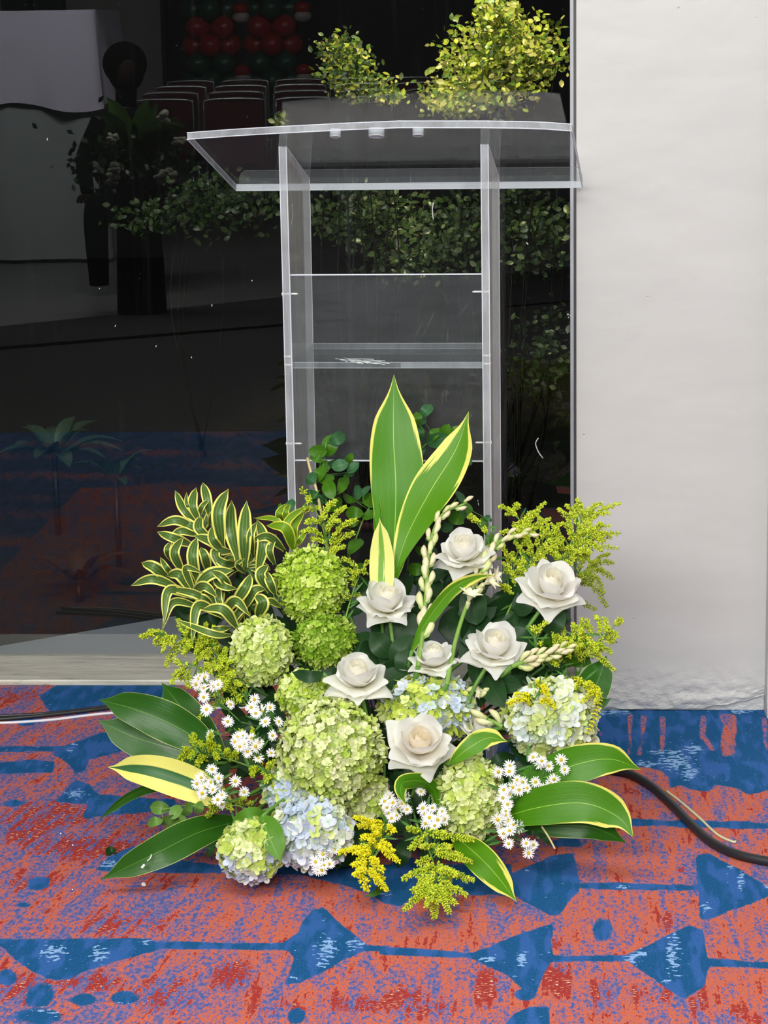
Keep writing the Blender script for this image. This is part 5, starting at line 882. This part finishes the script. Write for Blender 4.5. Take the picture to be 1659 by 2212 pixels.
# ---- goldenrod
GY = [sr(216, 226, 62), sr(198, 216, 52), sr(226, 230, 90), sr(174, 200, 54)]; GYD = [sr(150, 168, 44), sr(166, 182, 52), sr(176, 188, 60)]; YY = [sr(250, 242, 60), sr(244, 236, 40), sr(222, 224, 50)]
def goldenrod(label, stem, plumes, dy=.0, pal=GY, w=1.0, seed=1, auto=0, thin=1.0, sag=.12):
    rs = random.Random(seed); S3 = spline([P(x, y, dy + (.03 * (1 - i / max(1, len(stem) - 1)))) for i, (x, y) in enumerate(stem)], 30); t = thing('goldenrod', S3[0], label, 'flower'); g = MB(); tube(g, S3, np.linspace(.0022, .0008, 30), 5, 0, sr(112, 146, 60)); tube(g, spline([S3[0], to_foam(S3[0])], 6), .0024, 5, 0, STEMD)
    px2 = spline([(x, y, 0) for x, y in stem], 30)
    for i in range(16):
        j = rs.randint(2, 26); d = unit(np.array([rs.gauss(0, .8), rs.gauss(-.2, .5), rs.gauss(.2, .8)])); leaf(g, [S3[j], S3[j] + d * .014, S3[j] + d * .03], .0018, .0018, nl=6, nw=3, col=np.array(sr(74, 118, 50)))
    g.build('stem', M['stem'], t); pls = list(plumes)
    for i in range(auto):
        j = rs.randint(8, 29); a_ = rs.uniform(0, 6.28); pls.append((px2[j][0] + math.cos(a_) * 34, px2[j][1] + math.sin(a_) * 22))
    for pi_, pl_ in enumerate(pls):
        x, y = pl_[0], pl_[1]; e = P(x, y, dy + rs.uniform(-.03, .03)); dist = np.linalg.norm(px2[:, :2] - np.array([x, y]), axis=1); j = int(np.argmin(dist)); j = max(3, j - int(min(14, dist[j] / 9))); s0 = S3[j]; L_ = np.linalg.norm(e - s0); tg = unit(S3[min(j + 1, 29)] - S3[j - 1]); mid = s0 * .55 + e * .45 + tg * L_ * sag + np.array([0, 0, L_ * .08]); n_ = 22; c = spline([s0, mid, e], n_); g = MB(); tube(g, c, np.linspace(.0011, .0004, n_), 4, 0, sr(128, 158, 60)); T = np.gradient(c, axis=0); lp = L_ / PXM(y, dy); nb = int(max(20, lp * 2.0 * thin))
        for q in range(nb):
            f_ = .16 + .84 * (q + rs.random()) / nb; jj = min(n_ - 1, int(f_ * (n_ - 1))); base = c[jj]; tt = unit(T[jj]); o_ = unit(np.cross(tt, unit([rs.gauss(0, 1), rs.gauss(0, 1), rs.gauss(0, 1)]))); o_ = unit(o_ + np.array([0, 0, .45]) + view(base) * .3); off = w * .0072 * rs.uniform(.3, 1.1) * (1 - .55 * max(0, f_ - .7) / .3); d = unit(o_ + tt * .8); pb = base + d * off; sz = w * .00108 * rs.uniform(.75, 1.25); blob(g, pb, sz, sz, sz * 1.9, d, TB_S, 0, np.array(rs.choice(pal)) * rs.uniform(.95, 1.35))
            if rs.random() < .3: tube(g, [base, pb], .0003, 3, 0, sr(140, 166, 60), cap=False)
        g.build('plume', M['bud'], t)
goldenrod('goldenrod sprig above the topmost green hydrangea, beside the dry twig', [(712, 1230), (700, 1150), (680, 1100), (655, 1064)], [(655, 1064), (668, 1085), (650, 1105), (662, 1130), (652, 1150), (728, 1082), (748, 1095), (772, 1122), (735, 1125), (688, 1100), (765, 1152), (744, 1180), (672, 1165), (700, 1120)], dy=.0, seed=1, w=1.15)
goldenrod('goldenrod sprig between the topmost green hydrangea and the left centre rose', [(740, 1360), (762, 1280), (785, 1225)], [(798, 1215), (770, 1240), (755, 1250), (790, 1240), (745, 1230), (775, 1290), (750, 1290), (765, 1265), (738, 1205)], dy=.02, seed=2, pal=GYD + GY)
goldenrod('goldenrod sprig right of the topmost rose, its tip against the clear upright', [(1085, 1340), (1110, 1220), (1130, 1150), (1110, 1100)], [(1077, 1095), (1092, 1112), (1080, 1150), (1068, 1165), (1108, 1135), (1140, 1120), (1180, 1084), (1165, 1100), (1120, 1160), (1100, 1200), (1135, 1215), (1090, 1235), (1150, 1180), (1160, 1140), (1190, 1120)], dy=.04, seed=3, auto=12)
goldenrod('fullest goldenrod spray fanning out over the wall edge at upper right', [(1130, 1360), (1200, 1230), (1245, 1150), (1262, 1095)], [(1246, 1078), (1222, 1090), (1205, 1098), (1265, 1112), (1236, 1102), (1190, 1130), (1300, 1088), (1343, 1086), (1318, 1108), (1320, 1136), (1288, 1110), (1342, 1152), (1338, 1184), (1296, 1150), (1310, 1168), (1215, 1130), (1200, 1160), (1190, 1180), (1170, 1200), (1230, 1165), (1255, 1140), (1280, 1195), (1150, 1215), (1205, 1200)], dy=.05, seed=4, auto=18)
goldenrod('thin goldenrod spray behind the far right rose, pointing right', [(1130, 1380), (1210, 1290), (1260, 1235), (1290, 1225)], [(1326, 1216), (1326, 1252), (1300, 1235), (1285, 1215), (1318, 1196), (1306, 1284), (1280, 1262), (1312, 1312), (1262, 1180), (1290, 1318)], dy=.05, seed=5, pal=GYD, w=.95, auto=12)
goldenrod('goldenrod spray low against the white wall at right', [(1150, 1500), (1230, 1420), (1290, 1385), (1330, 1350)], [(1341, 1344), (1286, 1330), (1255, 1335), (1310, 1365), (1325, 1385), (1322, 1412), (1330, 1452), (1300, 1425), (1240, 1345), (1215, 1350), (1205, 1375), (1235, 1385), (1270, 1350), (1255, 1415), (1300, 1395), (1190, 1350)], dy=.03, seed=6, auto=12)
goldenrod('yellow goldenrod arching down over the broad dark leaf at right', [(1160, 1500), (1210, 1470), (1250, 1465), (1280, 1480)], [(1288, 1518), (1262, 1480), (1255, 1520), (1262, 1555), (1240, 1490), (1278, 1500), (1230, 1478), (1268, 1590)], dy=-.02, seed=7, pal=YY + GY, w=1.0, sag=.3)
goldenrod('short yellow goldenrod tips in the top of the white green hydrangea', [(1150, 1540), (1165, 1500), (1170, 1480)], [(1178, 1490), (1200, 1530), (1160, 1480), (1185, 1505), (1096, 1522), (1112, 1500)], dy=-.05, seed=8, pal=YY)
goldenrod('single goldenrod plume between the two right hand roses', [(1175, 1440), (1160, 1400), (1155, 1370)], [(1153, 1358), (1168, 1392), (1182, 1345), (1205, 1440), (1210, 1430)], dy=-.01, seed=9)
goldenrod('small goldenrod tip left of the second tuberose, behind the topmost rose', [(1060, 1250), (1055, 1170), (1030, 1130)], [(1014, 1118), (1034, 1128), (1050, 1150), (1056, 1190)], dy=.03, seed=10)
goldenrod('goldenrod spray left of the pale green hydrangea, over the grey sill', [(540, 1480), (450, 1400), (380, 1375), (340, 1372)], [(303, 1376), (330, 1370), (352, 1408), (358, 1442), (385, 1338), (402, 1368), (370, 1395), (412, 1400), (432, 1358), (450, 1380), (470, 1395), (440, 1420), (395, 1415), (462, 1352), (480, 1430), (420, 1335)], dy=.0, seed=11, w=1.1, auto=14)
goldenrod('goldenrod spray above the upper left asters', [(545, 1540), (480, 1460), (420, 1440), (390, 1450)], [(370, 1478), (382, 1455), (402, 1436), (425, 1432), (452, 1440), (392, 1468), (410, 1488), (470, 1470), (500, 1470), (462, 1505), (480, 1440), (505, 1500), (455, 1455), (520, 1480), (428, 1552), (485, 1490)], dy=.0, seed=12, auto=12)
goldenrod('goldenrod spray spreading over the left leaves between two aster sprays', [(600, 1680), (510, 1645), (450, 1630), (410, 1620)], [(386, 1645), (398, 1620), (418, 1586), (432, 1605), (452, 1600), (470, 1612), (410, 1640), (440, 1640), (470, 1640), (455, 1585), (425, 1655), (490, 1620), (520, 1575), (500, 1640), (545, 1570)], dy=-.02, seed=13, auto=6, pal=[sr(204, 212, 44), sr(186, 204, 44), sr(170, 192, 44)], w=1.1)
goldenrod('small goldenrod tip touching the left of the largest hydrangea', [(600, 1720), (588, 1690), (582, 1665)], [(570, 1672), (580, 1650), (592, 1645), (574, 1690), (590, 1700), (590, 1680)], dy=-.02, seed=14)
goldenrod('thin goldenrod strands hanging above the feathered sprig', [(560, 1760), (510, 1740), (470, 1750)], [(446, 1765), (455, 1740), (530, 1725), (500, 1750), (512, 1735), (545, 1735)], dy=-.01, seed=15, pal=GYD)
goldenrod('bright yellow goldenrod at the bottom centre', [(850, 1770), (820, 1810), (800, 1860), (790, 1900)], [(764, 1765), (772, 1785), (730, 1842), (750, 1838), (770, 1865), (765, 1890), (790, 1925), (778, 1900), (805, 1885), (838, 1925), (830, 1900), (862, 1862), (850, 1840), (812, 1800), (845, 1800), (795, 1830), (815, 1860), (780, 1810), (790, 1845), (775, 1850), (828, 1880), (760, 1870)], dy=-.05, seed=16, pal=YY, w=1.1, auto=10)
goldenrod('green goldenrod fanning down onto the carpet at the bottom centre', [(900, 1780), (930, 1845), (940, 1890), (940, 1930)], [(872, 1968), (868, 1900), (900, 1945), (905, 1900), (938, 1985), (945, 1950), (972, 1975), (970, 1930), (1010, 1935), (1026, 1905), (1020, 1862), (1026, 1815), (985, 1955), (990, 1890), (950, 1870), (880, 1790), (885, 1835), (910, 1830), (960, 1800), (925, 1870), (890, 1925), (1000, 1850), (975, 1830), (920, 1960), (960, 1900)], dy=-.06, seed=17, w=1.15, auto=12)
goldenrod('dense goldenrod spray filling the space left of the far right rose', [(1090, 1340), (1120, 1270), (1155, 1200), (1195, 1150)], [(1110, 1170), (1130, 1160), (1150, 1150), (1175, 1160), (1200, 1150), (1220, 1170), (1140, 1190), (1165, 1200), (1105, 1205), (1120, 1230), (1190, 1190), (1210, 1205), (1085, 1215), (1150, 1225), (1180, 1125), (1125, 1140), (1160, 1110), (1215, 1130)], dy=.03, seed=21, auto=8)
goldenrod('goldenrod plumes crossing the wall edge just above the far right rose', [(1180, 1330), (1215, 1240), (1250, 1180), (1285, 1150)], [(1300, 1130), (1320, 1160), (1300, 1190), (1280, 1175), (1265, 1150), (1245, 1195), (1230, 1150), (1250, 1130), (1280, 1215), (1225, 1185), (1300, 1170), (1270, 1125), (1240, 1210)], dy=.045, seed=22, auto=6)
goldenrod('goldenrod spray low at the left between the sill and the upper asters', [(540, 1520), (480, 1440), (440, 1400), (410, 1395)], [(395, 1385), (415, 1375), (440, 1370), (460, 1380), (430, 1410), (455, 1410), (475, 1400), (400, 1410), (490, 1430), (445, 1345), (505, 1455), (425, 1425)], dy=.02, seed=23, auto=8)
goldenrod('goldenrod tips under the white green hydrangea stems at the far right', [(1170, 1470), (1220, 1410), (1250, 1380), (1265, 1355)], [(1235, 1350), (1250, 1370), (1225, 1380), (1210, 1400), (1245, 1400), (1270, 1340), (1275, 1385), (1230, 1420), (1200, 1365)], dy=.03, seed=24, auto=5)
# ---- bits on the carpet
def bit(name, pts, w_, mat, label, cat):
    pp = [atZ(x, y, .004) for x, y in pts]; mb_ = MB(); leaf(mb_, pp, w_, w_, nl=10, nw=5, a=.9, b=.5, fold=.2, side=None); o = mb_.build(name, mat); tag(o, label, cat)
bit('fallen_leaf', [(229, 1846), (240, 1838), (252, 1842)], .008, M['rose_leaf'], 'small dark leaf fallen on the carpet left of the long leaf', 'leaf')
pw = flat('white_fallen_petal', (.85, .84, .80), .6)
bit('fallen_petal', [(306, 1908), (311, 1911), (315, 1914)], .003, pw, 'tiny white petal on the carpet below the long leaf tip', 'petal')
for (x, y) in [(156, 1825), (155, 1921), (130, 1800)]: bit('carpet_crumb', [(x, y), (x + 3, y + 1)], .0012, pw, 'white speck on the carpet at far left, %s' % {1825: 'right of the red streaks', 1921: 'beside the small blue spot', 1800: 'highest of the three'}[y], 'debris')
def lbit(pts, r, label): 
    pp = [P(x, y, -.04) for x, y in pts]; mb_ = MB(); tube(mb_, spline(pp, 8), r, 5); o = mb_.build('loose_petal', pw); tag(o, label, 'petal')
lbit([(306, 1875), (312, 1868)], .0022, 'white aster petal lying on the long leaf'); lbit([(318, 1860), (325, 1853), (327, 1846)], .0009, 'curled white shred lying on the long leaf above the petal')
